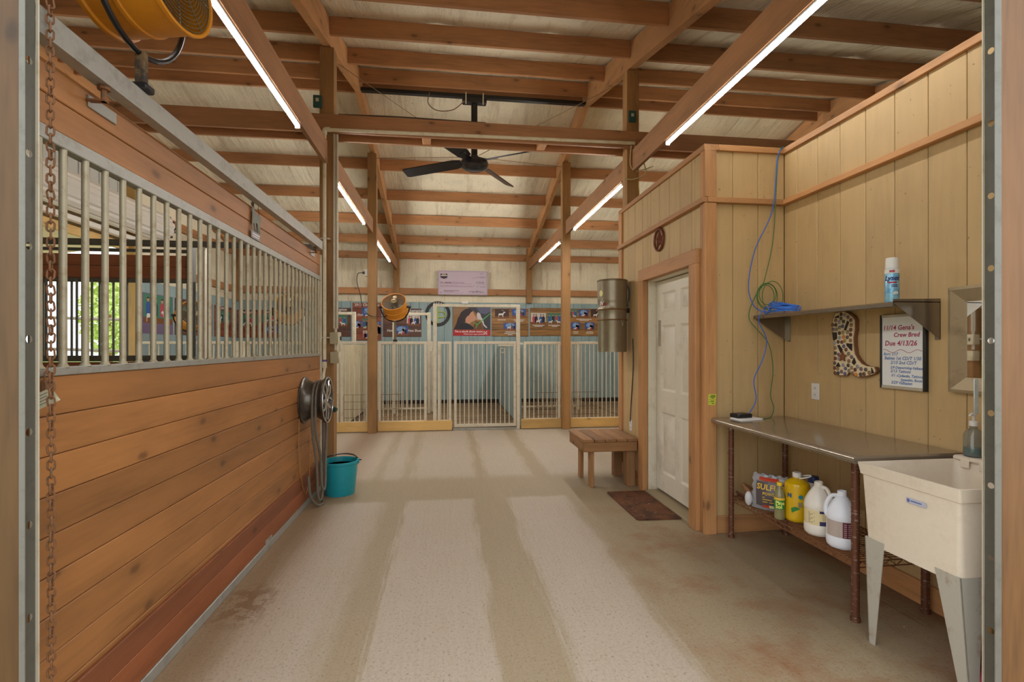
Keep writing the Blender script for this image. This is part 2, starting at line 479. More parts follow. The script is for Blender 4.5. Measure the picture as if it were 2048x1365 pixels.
ceiling = struct('ceiling')
W = 1.206
for i in range(9):
    x0 = XL + i * W; x1 = x0 + W
    for sgn in (-1, 1):
        mb = MB(); nx, ny = 10, 36; vs = []; fs = []
        for b in range(ny + 1):
            yy = RIDGE + sgn * b / ny * (5.5 if sgn < 0 else 5.4)
            for a in range(nx + 1):
                xx = x0 + (x1 - x0) * a / nx
                ph = abs(yy - (RIDGE + sgn * .1)) % .95 / .95
                sag = .035 * math.sin(PI * ph) + .008 * math.sin(xx * 9 + i) * math.sin(PI * ph) + .012 * math.sin(PI * a / nx)
                if a in (0, nx): sag -= .012
                vs.append((xx, yy, roofz(yy) + .19 + .03 - sag * .8))
        for b in range(ny):
            for a in range(nx):
                q = b * (nx + 1) + a
                fs.append((q, q + 1, q + nx + 2, q + nx + 1))
        mb.add(vs, fs)
        obj('insulation_sheet', mb, INSUL, ceiling, recalc=False)
ROOFM = simple('roof_metal', (150, 150, 150), .4, .6)
for sgn in (-1, 1):
    y1 = RIDGE + sgn * 5.75
    mb = MB(); z0 = roofz(RIDGE) + .26; z1 = roofz(y1) + .26
    mb.add([(XL - .3, RIDGE, z0), (XR + .3, RIDGE, z0), (XR + .3, y1, z1), (XL - .3, y1, z1), (XL - .3, RIDGE, z0 + .03), (XR + .3, RIDGE, z0 + .03), (XR + .3, y1, z1 + .03), (XL - .3, y1, z1 + .03)],
           [(0, 1, 2, 3), (7, 6, 5, 4), (0, 4, 5, 1), (1, 5, 6, 2), (2, 6, 7, 3), (3, 7, 4, 0)])
    obj('roof_panel', mb, ROOFM, ceiling)
for yy in (1.78, 2.42, 3.36, 4.31, 5.26, 6.17, 6.97, 7.24, 8.06, 9.06, 10.03, 10.98, 11.93):
    z = roofz(yy)
    for (a, b) in ((XL, AXL - .04), (AXL + .04, AXR - .04), (AXR + .04, XR)):
        obj('purlin', MB().box(a, b, yy - .019, yy + .019, z + random.uniform(-.012, .008), z + .19, .003), W_beam('X'), ceiling)
RAFT = wood('rafter_lumber', (182, 132, 84), 'Y', .68, 1.18, .8, .65)
for xx in (XL + .06, AXL, AXR, XR - .06):
    for sgn in (-1, 1):
        y1 = RIDGE + sgn * 5.35
        mb = MB()
        mb.prism([(RIDGE, ZR + .18), (y1, roofz(y1) + .18), (y1, roofz(y1) - .1), (RIDGE, ZR - .1)], YZ, xx - .04, xx + .04)
        obj('rafter', mb, RAFT, ceiling)

# back wall : insulation above, blue boards below
wb = struct('wall_back')
for i in range(9):
    x0 = XL + i * W
    mb = MB(); vs = []; fs = []
    for b in range(9):
        for a in range(7):
            xx = x0 + W * a / 6; zz = 2.45 + b * .25
            vs.append((xx, YB - .015 * math.sin(PI * a / 6) - .02 * math.sin(PI * min(1, abs(zz - 2.83) / .7)), zz))
    for b in range(8):
        for a in range(6):
            q = b * 7 + a; fs.append((q, q + 1, q + 8, q + 7))
    mb.add(vs, fs)
    obj('insulation_sheet', mb, INSUL, wb, recalc=False)
obj('metal_skin', MB().box(XL, XR, YB + .03, YB + .06, -.1, 4.2), ROOFM, wb)
n = int((XR - XL) / .203)
for i in range(n + 1):
    x0 = XL + i * .203
    bx('siding_board', x0 + .003, min(XR, x0 + .2), 12.37, 12.40, .1, 2.5, BLUE, wb, .004)
bx('backing_sheet', XL, XR, 12.395, 12.41, .1, 2.49, simple('groove_blue', (92, 108, 110), .8), wb, 0)
bx('kick_strip', XL, XR, 12.34, 12.37, .0, .11, simple('black_strip', (36, 32, 30), .7), wb)
for z0, z1 in ((2.68, 2.83), (3.54, 3.70)):
    for a, b in ((XL, AXL - .07), (AXL + .07, AXR - .07), (AXR + .07, XR)):
        bx('girt', a, b, 12.32, 12.36, z0, z1, W_beam('X'), wb)
for xx in (XL + .1, AXL, AXR, XR - .1):
    bx('wall_post', xx - .07, xx + .07, 12.29, 12.365, 2.5 if xx in (AXL, AXR) else 2.48, 3.85, W_post('Z'), wb)

# end walls
def gable(name, xx, side, openings=()):
    w = struct(name)
    for i in range(9):
        y0 = YF + i * 1.2; y1 = min(YB, y0 + 1.2)
        z0 = 0.0
        segs = [(0, None)]
        for (a, b, zt) in openings:
            if y0 + .01 >= a and y1 - .01 <= b: segs = [(zt, None)]
        for zb, _ in segs:
            mb = MB(); vs = []; fs = []
            for a in range(7):
                yy = y0 + (y1 - y0) * a / 6
                zt = roofz(yy) + .25
                for b in range(9):
                    vs.append((xx + side * .015 * math.sin(PI * a / 6), yy, zb + (zt - zb) * b / 8))
            for a in range(6):
                for b in range(8):
                    q = a * 9 + b; fs.append((q, q + 1, q + 10, q + 9))
            mb.add(vs, fs)
            obj('insulation_sheet', mb, INSUL, w, recalc=False)
    return w
wl = gable('wall_left', XL, 1, ((4.05, 8.87, 2.95),))
# opening is Y 5.26..8.46 : fill the ends of the two cut sheets
for a, b in ((4.06, 5.3), (8.44, 8.86)):
    bx('wall_fill', XL - .01, XL + .012, a, b, 0, 2.96, INSUL, wl, 0)
for a, b in ((YF, 5.2), (8.55, 12.3)):
    for z0, z1 in ((2.68, 2.83), (3.54, 3.69)):
        bx('girt', XL + .02, XL + .06, a, b, z0, z1, W_beam('Y'), wl)
bx('ribbed_panel', XL + .03, XL + .06, 5.3, 8.3, 3.45, 4.5, simple('hood_grey', (190, 188, 178), .5, .1, .06, 3), wl)
for q in range(15): bx('panel_rib', XL + .06, XL + .072, 5.36 + q * .2, 5.385 + q * .2, 3.46, 4.45, simple('hood_grey', (190, 188, 178), .5, .1, .06, 3), wl, .003)
for yy in (5.23, 8.5):
    bx('door_post', XL + .0, XL + .15, yy - .07, yy + .07, 0, roofz(yy) + .1, W_kick('Z'), wl)
bx('door_header', XL - .01, XL + .06, 5.3, 8.44, 2.9, 3.02, W_kick('Y'), wl)
for i in range(19):
    y0 = 8.58 + i * .203
    bx('siding_board', XL + .03, XL + .055, y0 + .003, min(12.36, y0 + .2), .1, 2.5, BLUE, wl)
wr = gable('wall_right', XR, -1)

# front wall around the roll-up opening the camera looks through
wf = struct('wall_front')
CORR = simple('front_metal', (168, 164, 152), .5, .3)
mb = MB().prism([(XL, -.1), (-1.335, -.1), (-1.335, 3.05), (2.115, 3.05), (2.115, -.1), (XR, -.1), (XR, 3.9), (XL, 3.9)], XZ, 1.63, 1.66)
obj('wall_sheet', mb, CORR, wf)
for nm, x0, x1 in (('entry_post', -1.36, -1.1785), ('entry_post', 1.9635, 2.14)):
    bx(nm, x0, x1, 1.551, 1.567, -.1, 3.3, W_entry2('Z') if x0 < 0 else W_entry('Z'), wf, .002)
bx('entry_header', -1.18, 1.96, 1.56, 1.62, 3.05, 3.3, W_entry('X'), wf)
# roll-up door guide channels with punched holes
def guide(name, xt, xw, label):
    sgn = 1 if xw > xt else -1
    g = thing(name, label, 'door track', (xw, 1.58, 0))
    lip = xw - sgn * (.016 if sgn < 0 else .028)
    bx('front_flange', min(lip, xw), max(lip, xw), 1.546, 1.549, 0, 3.05, GALVF, g, .001)
    bk = xw - sgn * .009
    bx('back_flange', min(bk, xw), max(bk, xw), 1.603, 1.607, 0, 3.05, PENM, g, .001)
    mb = MB(); y0, y1 = 1.549, 1.603; cy = 1.582; zc = [.12 + .264 * i for i in range(11)]
    zlo = 0.0
    vs = lambda a, z: (xw, a, z)
    for i, z in enumerate(zc):
        zh = zc[i + 1] - .132 if i < len(zc) - 1 else 3.05
        N = 12; ring = [(cy + .0115 * math.cos(2 * PI * k / N), z + .0115 * math.sin(2 * PI * k / N)) for k in range(N)]
        rect = []
        for k in range(N):
            a = 2 * PI * k / N; c, s = math.cos(a), math.sin(a)
            t = min(((y1 - cy) if c > 0 else (cy - y0)) / max(abs(c), 1e-6), ((zh - z) if s > 0 else (z - zlo)) / max(abs(s), 1e-6))
            rect.append((cy + c * t, z + s * t))
        mb.add([vs(*p) for p in ring + rect], [(k, (k + 1) % N, N + (k + 1) % N, N + k) for k in range(N)])
        # corners of the rectangle
        for cyv, czv in ((y1, zh), (y0, zh), (y0, zlo), (y1, zlo)):
            ang = math.atan2(czv - z, cyv - cy) % (2 * PI); kk = int(ang / (2 * PI / N))
            mb.add([vs(cyv, czv), vs(*rect[kk]), vs(*rect[(kk + 1) % N])], [(0, 1, 2)])
        zlo = zh
    obj('web', mb, GALVD, g)
    return g
guide('roller_track', -1.16, -1.177, 'punched galvanized door track on the left entry post, beside the hanging chain')
guide('roller_track', 1.93, 1.962, 'punched galvanized door track on the right entry post, in front of the sink')

# ------------------------------------------------------------------ office (tan siding) on the right
wo = struct('wall_office')
OX, OY, WX = 1.94, 3.575, 2.59          # door-side face, short return face, right wall face
DY0, DY1, DZ = 3.735, 4.672, 2.06
DARKG = simple('groove_dark', (120, 94, 56), .8)
# door side boards
yy = OY + .01
i = 0
while yy < 5.42:
    y1 = min(5.44, yy + .203)
    a, b = yy + .002, y1 - .002
    for (p, q, z0) in ((a, min(b, DY0), 0), (max(a, DY0), min(b, DY1), DZ), (max(a, DY1), b, 0)):
        if q - p > .01:
            bx('siding_board', OX, OX + .014, p, q, z0, 2.94, SIDING, wo, .003)
    yy = y1
bx('backing_sheet', OX + .006, OX + .02, OY, DY0, 0, 2.93, DARKG, wo, 0)
bx('backing_sheet', OX + .006, OX + .02, DY1, 5.44, 0, 2.93, DARKG, wo, 0)
bx('backing_sheet', OX + .006, OX + .02, DY0, DY1, DZ, 2.93, DARKG, wo, 0)
bx('inner_wall', OX + .02, OX + .09, DY1 + .0, 5.3, 0, 2.93, W_trim('Z'), wo, 0)
bx('inner_wall', OX + .02, OX + .09, OY + .02, DY0, 0, 2.93, W_trim('Z'), wo, 0)
bx('inner_wall', OX + .02, OX + .09, DY0, DY1, DZ + .01, 2.93, W_trim('Y'), wo, 0)
bx('far_wall', OX + .02, XR - .02, 5.448, 5.46, 0, 2.93, SIDING, wo, 0)
# return
for a, b in ((OX + .02, 2.165), (2.165, 2.372), (2.372, WX)):
    bx('siding_board', a + .002, b - .002, OY, OY + .014, 0, 2.94, SIDING, wo, .003)
bx('backing_sheet', OX + .01, WX + .01, OY + .006, OY + .02, 0, 2.93, DARKG, wo, 0)
# right wall
edges = [OY, 3.43, 3.225, 3.022, 2.816, 2.612, 2.407, 2.202, 1.998, 1.795, 1.67]
for a, b in zip(edges[1:], edges[:-1]):
    bx('siding_board', WX, WX + .014, a + .002, b - .002, 0, 2.94, SIDING, wo, .003)
bx('backing_sheet', WX + .006, WX + .02, 1.665, OY + .02, 0, 2.93, DARKG, wo, 0)
# ledges, caps, corner boards, base boards
TX, TY, TZ = W_trim('X'), W_trim('Y'), W_trim('Z')
t1 = struct('trim_1')
def trim(nm, x0, x1, y0, y1, z0, z1, m): bx(nm, x0, x1, y0, y1, z0, z1, m, t1, .003)
trim('ledge', OX - .042, OX, OY - .035, 5.45, 2.505, 2.545, TY)
trim('ledge', OX, WX - .042, OY - .042, OY, 2.505, 2.545, TX)
trim('ledge', WX - .042, WX, 1.67, OY, 2.505, 2.545, TY)
trim('cap_board', OX - .02, OX + .1, OY - .02, 5.46, 2.905, 2.95, TY)
trim('cap_board', OX + .1, WX - .02, OY - .022, OY + .06, 2.905, 2.95, TX)
trim('cap_board', WX - .022, WX + .07, 1.67, OY + .06, 2.905, 2.95, TY)
for z0, z1 in ((0, 2.503), (2.547, 2.904)):
    trim('corner_board', OX - .019, OX + .0, OY - .0003, OY + .046, z0, z1, TZ)
    trim('corner_board', OX - .02, OX + .072, OY - .036, OY - .0007, z0, z1, TZ)
trim('corner_board', OX - .02, OX + .02, 5.36, 5.46, 0, 2.503, TZ)
trim('corner_board', OX - .02, OX + .02, 5.36, 5.46, 2.547, 2.904, TZ)
b1 = struct('baseboard_right')
bx('base_board', OX - .018, OX, 4.79, 5.36, 0, .13, TY, b1)
bx('base_board', OX + .075, WX, OY - .018, OY - .001, 0, .13, TX, b1)
bx('base_board', WX - .018, WX - .001, 1.68, OY - .02, 0, .13, TY, b1)
# door, frame and casing
d1 = struct('door_1')
CX = 1.885
bx('casing', CX, OX - .0005, DY1, DY1 + .112, 0, DZ + .0, TZ, d1)
bx('casing', CX, OX - .0005, DY0 - .112, DY0, 0, DZ + .0, TZ, d1)
mb = MB().prism([(DY0 - .112, DZ), (DY0, DZ), (DY0, DZ + .0), (DY1, DZ), (DY1 + .112, DZ), (DY1 + .112, DZ + .112), (DY0 - .112, DZ + .112)][0:2] + [(DY1, DZ), (DY1 + .112, DZ), (DY1 + .112, DZ + .112), (DY0 - .112, DZ + .112)], YZ, CX, OX - .0005)
obj('casing', mb, TY, d1)
JAMB = stained('door_jamb', (226, 218, 196), (168, 150, 112), .5, 5, .5)
bx('jamb', OX, 2.085, DY1 - .012, DY1 - .0005, 0, DZ, JAMB, d1, .001)
bx('jamb', OX, 2.085, DY0 + .0005, DY0 + .012, 0, DZ, JAMB, d1, .001)
bx('jamb', OX, 2.085, DY0 + .012, DY1 - .012, DZ - .012, DZ - .0005, JAMB, d1, .001)
bx('door_stop', 2.066, 2.085, DY1 - .03, DY1 - .012, 0, DZ - .012, BLACKP, d1, 0)
bx('threshold', 1.9, 2.09, DY0 + .013, DY1 - .013, .0, .028, simple('threshold_metal', (168, 152, 122), .5, .2), d1, .004)
DOORM = stained('door_white', (230, 222, 202), (150, 132, 100), .55, 2.2, .45, 0, (1, 1, 1), .52, .74)
slab_y0, slab_y1 = DY0 + .016, DY1 - .018
mb = MB()
PW = (slab_y1 - slab_y0 - .11 * 2 - .10) / 2
cols = [(slab_y0 + .11, slab_y0 + .11 + PW), (slab_y1 - .11 - PW, slab_y1 - .11)]
rows = [(.22, .80), (1.0, 1.62), (1.74, 1.93)]
leaf = obj('door_leaf', MB().box(2.035, 2.065, slab_y0, slab_y1, .05, DZ - .02, .002), DOORM, d1)
mb = MB()
xs = sorted([slab_y0, slab_y1] + [q for c in cols for q in c]); zs = sorted([.05, DZ - .02] + [q for r in rows for q in r])
for i in range(len(xs) - 1):
    for j in range(len(zs) - 1):
        if (xs[i], xs[i + 1]) in cols and (zs[j], zs[j + 1]) in rows: continue
        mb.add([(2.022, xs[i], zs[j]), (2.022, xs[i + 1], zs[j]), (2.022, xs[i + 1], zs[j + 1]), (2.022, xs[i], zs[j + 1])], [(0, 1, 2, 3)])
for (a, b) in cols:
    for (c, d) in rows:
        mb.add([(2.022, a, c), (2.022, b, c), (2.022, b, d), (2.022, a, d), (2.035, a + .02, c + .02), (2.035, b - .02, c + .02), (2.035, b - .02, d - .02), (2.035, a + .02, d - .02)], [(0, 1, 5, 4), (1, 2, 6, 5), (2, 3, 7, 6), (3, 0, 4, 7)])
obj('door_face', mb, DOORM, leaf, recalc=False)
for (a, b) in cols:
    for (c, d) in rows:
        mb = MB()
        o1, o2 = .03, .052
        mb.add([(2.034, a + o1, c + o1), (2.034, b - o1, c + o1), (2.034, b - o1, d - o1), (2.034, a + o1, d - o1), (2.024, a + o2, c + o2), (2.024, b - o2, c + o2), (2.024, b - o2, d - o2), (2.024, a + o2, d - o2)], [(0, 1, 5, 4), (1, 2, 6, 5), (2, 3, 7, 6), (3, 0, 4, 7), (4, 5, 6, 7)])
        obj('door_panel', mb, DOORM, leaf, recalc=False)
mb = MB().box(2.0205, 2.022, 4.60 - .045, 4.60 + .012, 1.42, 1.67, .0)
obj('foil_patch', mb, simple('patch', (168, 158, 140), .4, .3, .3, 40), leaf)

# ------------------------------------------------------------------ timber posts, header, light beams
def post(xc, yc, w, z1, label):
    mb = MB().box(xc - w / 2, xc + w / 2, yc - .07, yc + .07, 0, z1, .006)
    return solo('timber_post', mb, W_post('Z'), label, 'post', 'timber posts along the aisle')
post(AXL, 5.36, .142, roofz(5.36) - .12, 'tall timber post at the far end of the left stall wall, carrying white pipes')
post(2.032, 5.375, .14, roofz(5.36) - .12, 'tall timber post rising behind the office corner, green box near its top')
post(AXL, 8.43, .142, roofz(8.45) - .12, 'timber post between the left pen panels, beside the orange drum fan')
post(AXR, 8.43, .142, roofz(8.45) - .12, 'timber post between the right pen panels, left of the metal canister')
hd = thing('header_beam', 'double timber header spanning the aisle above the bench and bucket', 'beam', (.4, 5.3, 3.58))
for (y0, y1, zz) in ((5.245, 5.283, 3.585), (5.46, 5.498, 3.585)):
    bx('header_plank', XL + .03, 5.6, y0, y1, zz, zz + .185, W_beam('X'), hd)
for xx in (-.22, 1.02):
    bx('spacer_block', xx - .045, xx + .045, 5.284, 5.459, 3.59, 3.74, W_trim('Y'), hd)
LEDM = [emit('led_glow_%d' % i, (1.0, .985, .97), LED_POWER * f) for i, f in enumerate((.5, 1.8, 2.2))]
LEDH = simple('led_housing', (236, 236, 236), .35)
def light_beam(x, z, y0, y1, label):
    mb = MB().box(x - .02, x + .02, y0, y1, z, z + .235, .003)
    return solo('light_beam', mb, wood('light_beam_lumber', (168, 120, 80), 'Y', .7, 1.15, .4, .6), label, 'beam', 'lengthwise beams carrying tube lights')
def led(x, z, y0, y1, label, k):
    t = thing('led_tube_light', label, 'light', (x, (y0 + y1) / 2, z), 'tube lights under the lengthwise beams')
    bx('housing', x - .016, x + .016, y0, y1, z - .015, z - .001, LEDH, t, .002)
    mb = MB().cyl((x, y0 + .012, z - .03), (x, y1 - .012, z - .03), .0125, n=12)
    obj('diffuser', mb, LEDM[k], t)
    for yy in (y0, y1 - .012):
        bx('end_cap', x - .02, x + .02, yy, yy + .012, z - .045, z - .012, LEDH, t, .002)
BL, BR = 3.26, 3.33
segs = ((1.70, 5.24, 'nearest the entry'), (5.5, 8.35, 'beyond the header beam'), (8.51, 12.28, 'above the far pens'))
for a, b, w in segs:
    light_beam(AXL, BL, a, b, 'left lengthwise beam ' + w + ', a tube light under it')
    light_beam(AXR, BR, a, b, 'right lengthwise beam ' + w + ', a tube light under it')
for x, z, sd in ((AXL - .005, BL, 'left'), (AXR + .005, BR, 'right')):
    led(x, z, 1.74, 4.32 if sd == 'left' else 4.42, 'long white tube light on the %s beam nearest the entry' % sd, 0)
    led(x, z, 5.6, 7.6 if sd == 'left' else 7.85, 'white tube light on the %s beam just beyond the header' % sd, 1)
    led(x, z, 8.85, 10.9, 'small far white tube light on the %s beam above the pens' % sd, 2)
# ------------------------------------------------------------------ left stall front
SX = -1.255
SY0, SY1 = 1.70, 5.19
sf = thing('stall_front', 'long pine stall wall with steel bars above, along the left of the aisle', 'stall', (SX, 3.4, 0))
bh = .1275
for i in range(10):
    z0 = .05 + i * bh
    bx('plank', SX - .03, SX + random.uniform(-.001, .0015), SY0 + .02, SY1 - .03, z0 + .0012, z0 + bh - .0012, W_stall('Y'), sf, .0035)
for z0, z1 in ((2.118, 2.219), (2.222, 2.325)):
    bx('top_plank', SX - .03, SX, SY0 + .02, SY1 - .03, z0, z1, W_stall('Y'), sf, .0035)
bx('skirt_plank', SX, SX + .016, SY0 + .02, SY1 - .05, .055, .178, W_skirt('Y'), sf, .003)
bx('skirt_plank', SX, SX + .016, SY0 + .02, SY1 - .05, .18, .285, W_skirt('Y'), sf, .003)
bx('bottom_rail', SX - .034, SX + .02, SY0, SY1, .0, .054, GALV, sf, .004)
bx('bottom_rail_patch', SX - .0, SX + .021, 3.62, 3.74, .054, .082, GALV, sf, .001)
bx('lower_rail', SX - .034, SX + .008, SY0, SY1, 1.325, 1.352, GALV, sf, .003)
bx('upper_rail', SX - .034, SX + .008, SY0, SY1, 2.07, 2.116, GALV, sf, .003)
obj('end_pipe', MB().cyl((-1.243, SY0 - .012, 0), (-1.243, SY0 - .012, 2.6), .0095, n=12), PENM, sf)
for yy, nm in ((SY1 - .012, 'end_post'),):
    bx(nm, SX - .036, SX + .012, yy - .01, yy + .014, 0, 2.33, PENM, sf, .003)
bar = mesh_of('bar', MB().cyl((0, 0, 1.345), (0, 0, 2.075), .0115, n=10).cyl((0, 0, 1.35), (0, 0, 1.362), .019, .0115, n=10, cap=False), BARM)
for i in range(34):
    inst('bar', bar, sf, (SX - .006, 1.727 + .1025 * i, 0))
# sliding-door track on the boards
tr = thing('sliding_track', 'galvanized sliding-door rail bolted along the top of the left stall wall', 'rail', (-1.2, 3.3, 2.33))
mb = MB().prism([(-1.225, 2.335), (-1.175, 2.335), (-1.175, 2.415), (-1.225, 2.415), (-1.225, 2.411), (-1.179, 2.411), (-1.179, 2.339), (-1.221, 2.339), (-1.221, 2.36), (-1.225, 2.36)], lambda a, b, t: (a, t, b), 1.615, 4.93)
obj('channel', mb, GALV, tr)
for yy in (1.93, 4.80):
    obj('hanger_bolt', MB().cyl((-1.2, yy, 2.28), (-1.2, yy, 2.345), .009, n=8).box(-1.25, -1.19, yy - .012, yy + .012, 2.28, 2.286).cyl((-1.2, yy, 2.322), (-1.2, yy, 2.334), .02, n=8), RUST, tr)
    bx('hanger_plate', -1.2545, -1.248, yy, yy + .15, 2.262, 2.305, GALV, tr, .002)
# hanging chain
ch = thing('hoist_chain', 'rusty hoist chain hanging down beside the left entry post', 'chain', (-1.19, 1.68, 0))
N = 14
prof = []
for k in range(N):
    a = 2 * PI * k / N
    prof.append((.0085 * math.cos(a), 0, .0085 * math.sin(a) + (.0065 if math.sin(a) > 0 else -.0065)))
link = mesh_of('link', MB().tube(prof, .0029, 6, True), RUST, sharp=60)
z = .34; i = 0
while z < 2.86:
    inst('link', link, ch, (-1.157 - .004 * math.sin(z * .9), 1.634 + .004 * math.sin(z * 1.3), z), (0, random.uniform(-.12, .12), (.45 if i % 2 else .45 + PI / 2) + random.uniform(-.25, .25)))
    z += .0235; i += 1
tg = MB(); tg.M = Matrix.Translation((-1.192, 1.652, 1.262)) @ Matrix.Rotation(.5, 4, 'Z') @ Matrix.Rotation(-.5, 4, 'Y')
tg.box(-.032, .032, -.001, .001, -.022, .022, 0)
tag_t = thing('paper_tag', 'creased cream paper tag wired to the rusty lock on the stall', 'tag', (-1.18, 1.65, 1.24))
tpp = obj('paper', tg, stained('tag_paper', (214, 206, 172), (130, 120, 92), .7, 30, .7), tag_t)
tgl = MB(); tgl.M = tg.M; tgl.m = 0
for q in range(4): tgl.box(-.022, .018 - .005 * q, -.0016, -.0011, .012 - q * .008, .014 - q * .008, 0)
obj('print_lines', tgl, simple('tag_print', (120, 116, 100), .8), tpp)
lk = thing('padlock', 'small rusty padlock on the stall end behind the paper tag', 'lock', (-1.23, 1.72, 1.27))
bx('lock_body', -1.244, -1.226, 1.712, 1.745, 1.275, 1.315, RUST, lk, .004)
obj('shackle', MB().tube(catmull([(-1.235, 1.718, 1.312), (-1.235, 1.718, 1.335), (-1.235, 1.728, 1.343), (-1.235, 1.739, 1.335), (-1.235, 1.739, 1.312)], 4), .0028, 6), RUST, lk)
# goat plaque hanging on the boards
gs = thing('goat_plaque', 'grey metal goat cutout with a name plate hanging on the top planks', 'sign', (-1.235, 3.45, 2.1))
P = [(3.385, 2.165), (3.40, 2.165), (3.405, 2.215), (3.425, 2.21), (3.44, 2.165), (3.452, 2.165), (3.447, 2.225), (3.475, 2.225), (3.487, 2.165), (3.50, 2.165), (3.498, 2.22), (3.505, 2.19), (3.518, 2.165), (3.528, 2.165), (3.522, 2.225), (3.528, 2.26), (3.54, 2.262), (3.536, 2.285), (3.518, 2.287), (3.46, 2.283), (3.43, 2.30), (3.415, 2.325), (3.418, 2.348), (3.395, 2.355), (3.372, 2.333), (3.378, 2.318), (3.39, 2.318), (3.395, 2.285), (3.39, 2.24)]
obj('goat_cutout', MB().prism(P, YZ, -1.243, -1.239), simple('plaque_grey', (120, 120, 104), .5, .3, .2, 30), gs)
npl = bx('name_plate', -1.2445, -1.2385, 3.375, 3.525, 2.115, 2.165, simple('plate_grey', (150, 144, 146), .5, .2), gs, .002)
mb = MB().box(-1.2384, -1.2378, 3.39, 3.51, 2.143, 2.150).box(-1.2384, -1.2378, 3.39, 3.50, 2.128, 2.135)
obj('plate_letters', mb, WHITEP, npl)
obj('hanging_wire', MB().tube(catmull([(-1.238, 3.40, 2.35), (-1.236, 3.41, 2.40), (-1.226, 3.43, 2.418), (-1.232, 3.46, 2.36), (-1.238, 3.50, 2.285)], 4), .0015, 5), BLACKM, gs)

# ------------------------------------------------------------------ wheel-rim hose hanger and hose
RYC, RZC, RR = 4.61, .945, .205
rim = thing('wheel_rim', 'alloy car wheel rim bolted to the stall wall as a hose hanger', 'wheel', (-1.15, RYC, RZC - RR))
RIMD = stained('rim_dark', (104, 98, 90), (60, 54, 48), .5, 9, .3, .8)
RIMC = simple('rim_chrome', (196, 194, 190), .2, .85)
x0 = SX + .002
obj('barrel', MB().lathe((x0, RYC, RZC), [(RR - .02, 0), (RR, .002), (RR, .012), (RR - .018, .02), (RR - .035, .05), (RR - .05, .075), (RR - .05, .12), (RR - .03, .15), (RR - .016, .175), (RR, .185), (RR, .2), (RR - .014, .2), (RR - .03, .17), (RR - .045, .15), (RR - .06, .1), (RR - .055, .04), (RR - .03, .01), (RR - .02, 0)][::1], 40, 'x'), RIMD, rim)
obj('rim_lip', MB().ring((x0 + .2, RYC, RZC), RR - .006, .006, 'x', 40, 6), RIMC, rim)
for k in range(5):
    for sg in (-1, 1):
        a0 = PI / 2 + 2 * PI * k / 5 + sg * .12; a1 = PI / 2 + 2 * PI * k / 5 + sg * .42
        p = lambda a, r, q: (x0 + q, RYC + r * math.cos(a), RZC + r * math.sin(a))
        mb = MB()
        pa, pb, pc = p(a0, .035, .185), p((a0 + a1) / 2 - sg * .02, .11, .192), p(a1, RR - .022, .186)
        mb.tube(catmull([pa, pb, pc], 5), .0115, 6)
        obj('spoke', mb, RIMC, rim)
obj('hub', MB().lathe((x0, RYC, RZC), [(.055, .16), (.055, .188), (.03, .196), (.028, .19), (0, .19)], 24, 'x'), RIMC, rim)
HOSE = stained('hose_rubber', (112, 104, 90), (84, 76, 62), .5, 14, .6)
hs = thing('garden_hose', 'dull grey garden hose looped over the wheel rim, hanging to the floor', 'hose', (-1.13, RYC, 0))
hx = SX + .1
def loop(dx, zb, w, r, rt=.166):
    pts = []
    for k in range(9):
        a = PI * (1 - k / 8)
        pts.append((hx + dx, RYC + rt * math.cos(a), RZC + rt * math.sin(a)))
    pts += [(hx + dx + .02, RYC + rt * .86, RZC - .25), (hx + dx + .03, RYC + w, (zb + RZC) / 2 - .1), (hx + dx + .03, RYC + w * .7, zb + .06), (hx + dx + .03, RYC, zb), (hx + dx + .02, RYC - w * .7, zb + .06), (hx + dx + .015, RYC - w, (zb + RZC) / 2 - .1), (hx + dx, RYC - rt * .95, RZC - .25)]
    return catmull(pts, 4, True)
for dx, zb, w in ((.012, .06, .085), (.04, .15, .06)):
    obj('hose_loop', MB().tube(loop(dx, zb, w, 0), .0115, 8, True), HOSE, hs)
obj('hose_tail', MB().tube(catmull([(hx - .03, RYC - .12, .3), (hx - .02, RYC - .1, .12), (hx + .02, RYC - .02, .02), (hx + .05, RYC + .06, .014), (hx + .02, RYC + .12, .02)], 6), .0125, 8), HOSE, hs)
cord = solo('thin_cord', MB().tube(catmull([(SX + .012, 4.42, .8), (SX + .014, 4.40, .55), (SX + .02, 4.45, .3), (SX + .022, 4.58, .12), (SX + .022, 4.7, .3), (SX + .014, 4.72, .62)], 6), .004, 6), simple('tan_cord', (166, 116, 60), .6), 'thin tan cord drooping on the planks behind the hanging hose', 'cord')
vk = thing('hose_valve', 'dark green valve knob on the post behind the wheel rim', 'valve', (-1.13, 5.25, .86))
obj('knob', MB().lathe((-1.12, 5.18, .79), [(0, -.03), (.026, -.026), (.032, 0), (.026, .02), (0, .024)], 12, 'y'), simple('valve_green', (22, 58, 44), .4), vk)
obj('valve_stem', MB().cyl((-1.12, 5.19, .79), (-1.12, 5.285, .79), .012, n=8), PENM, vk)

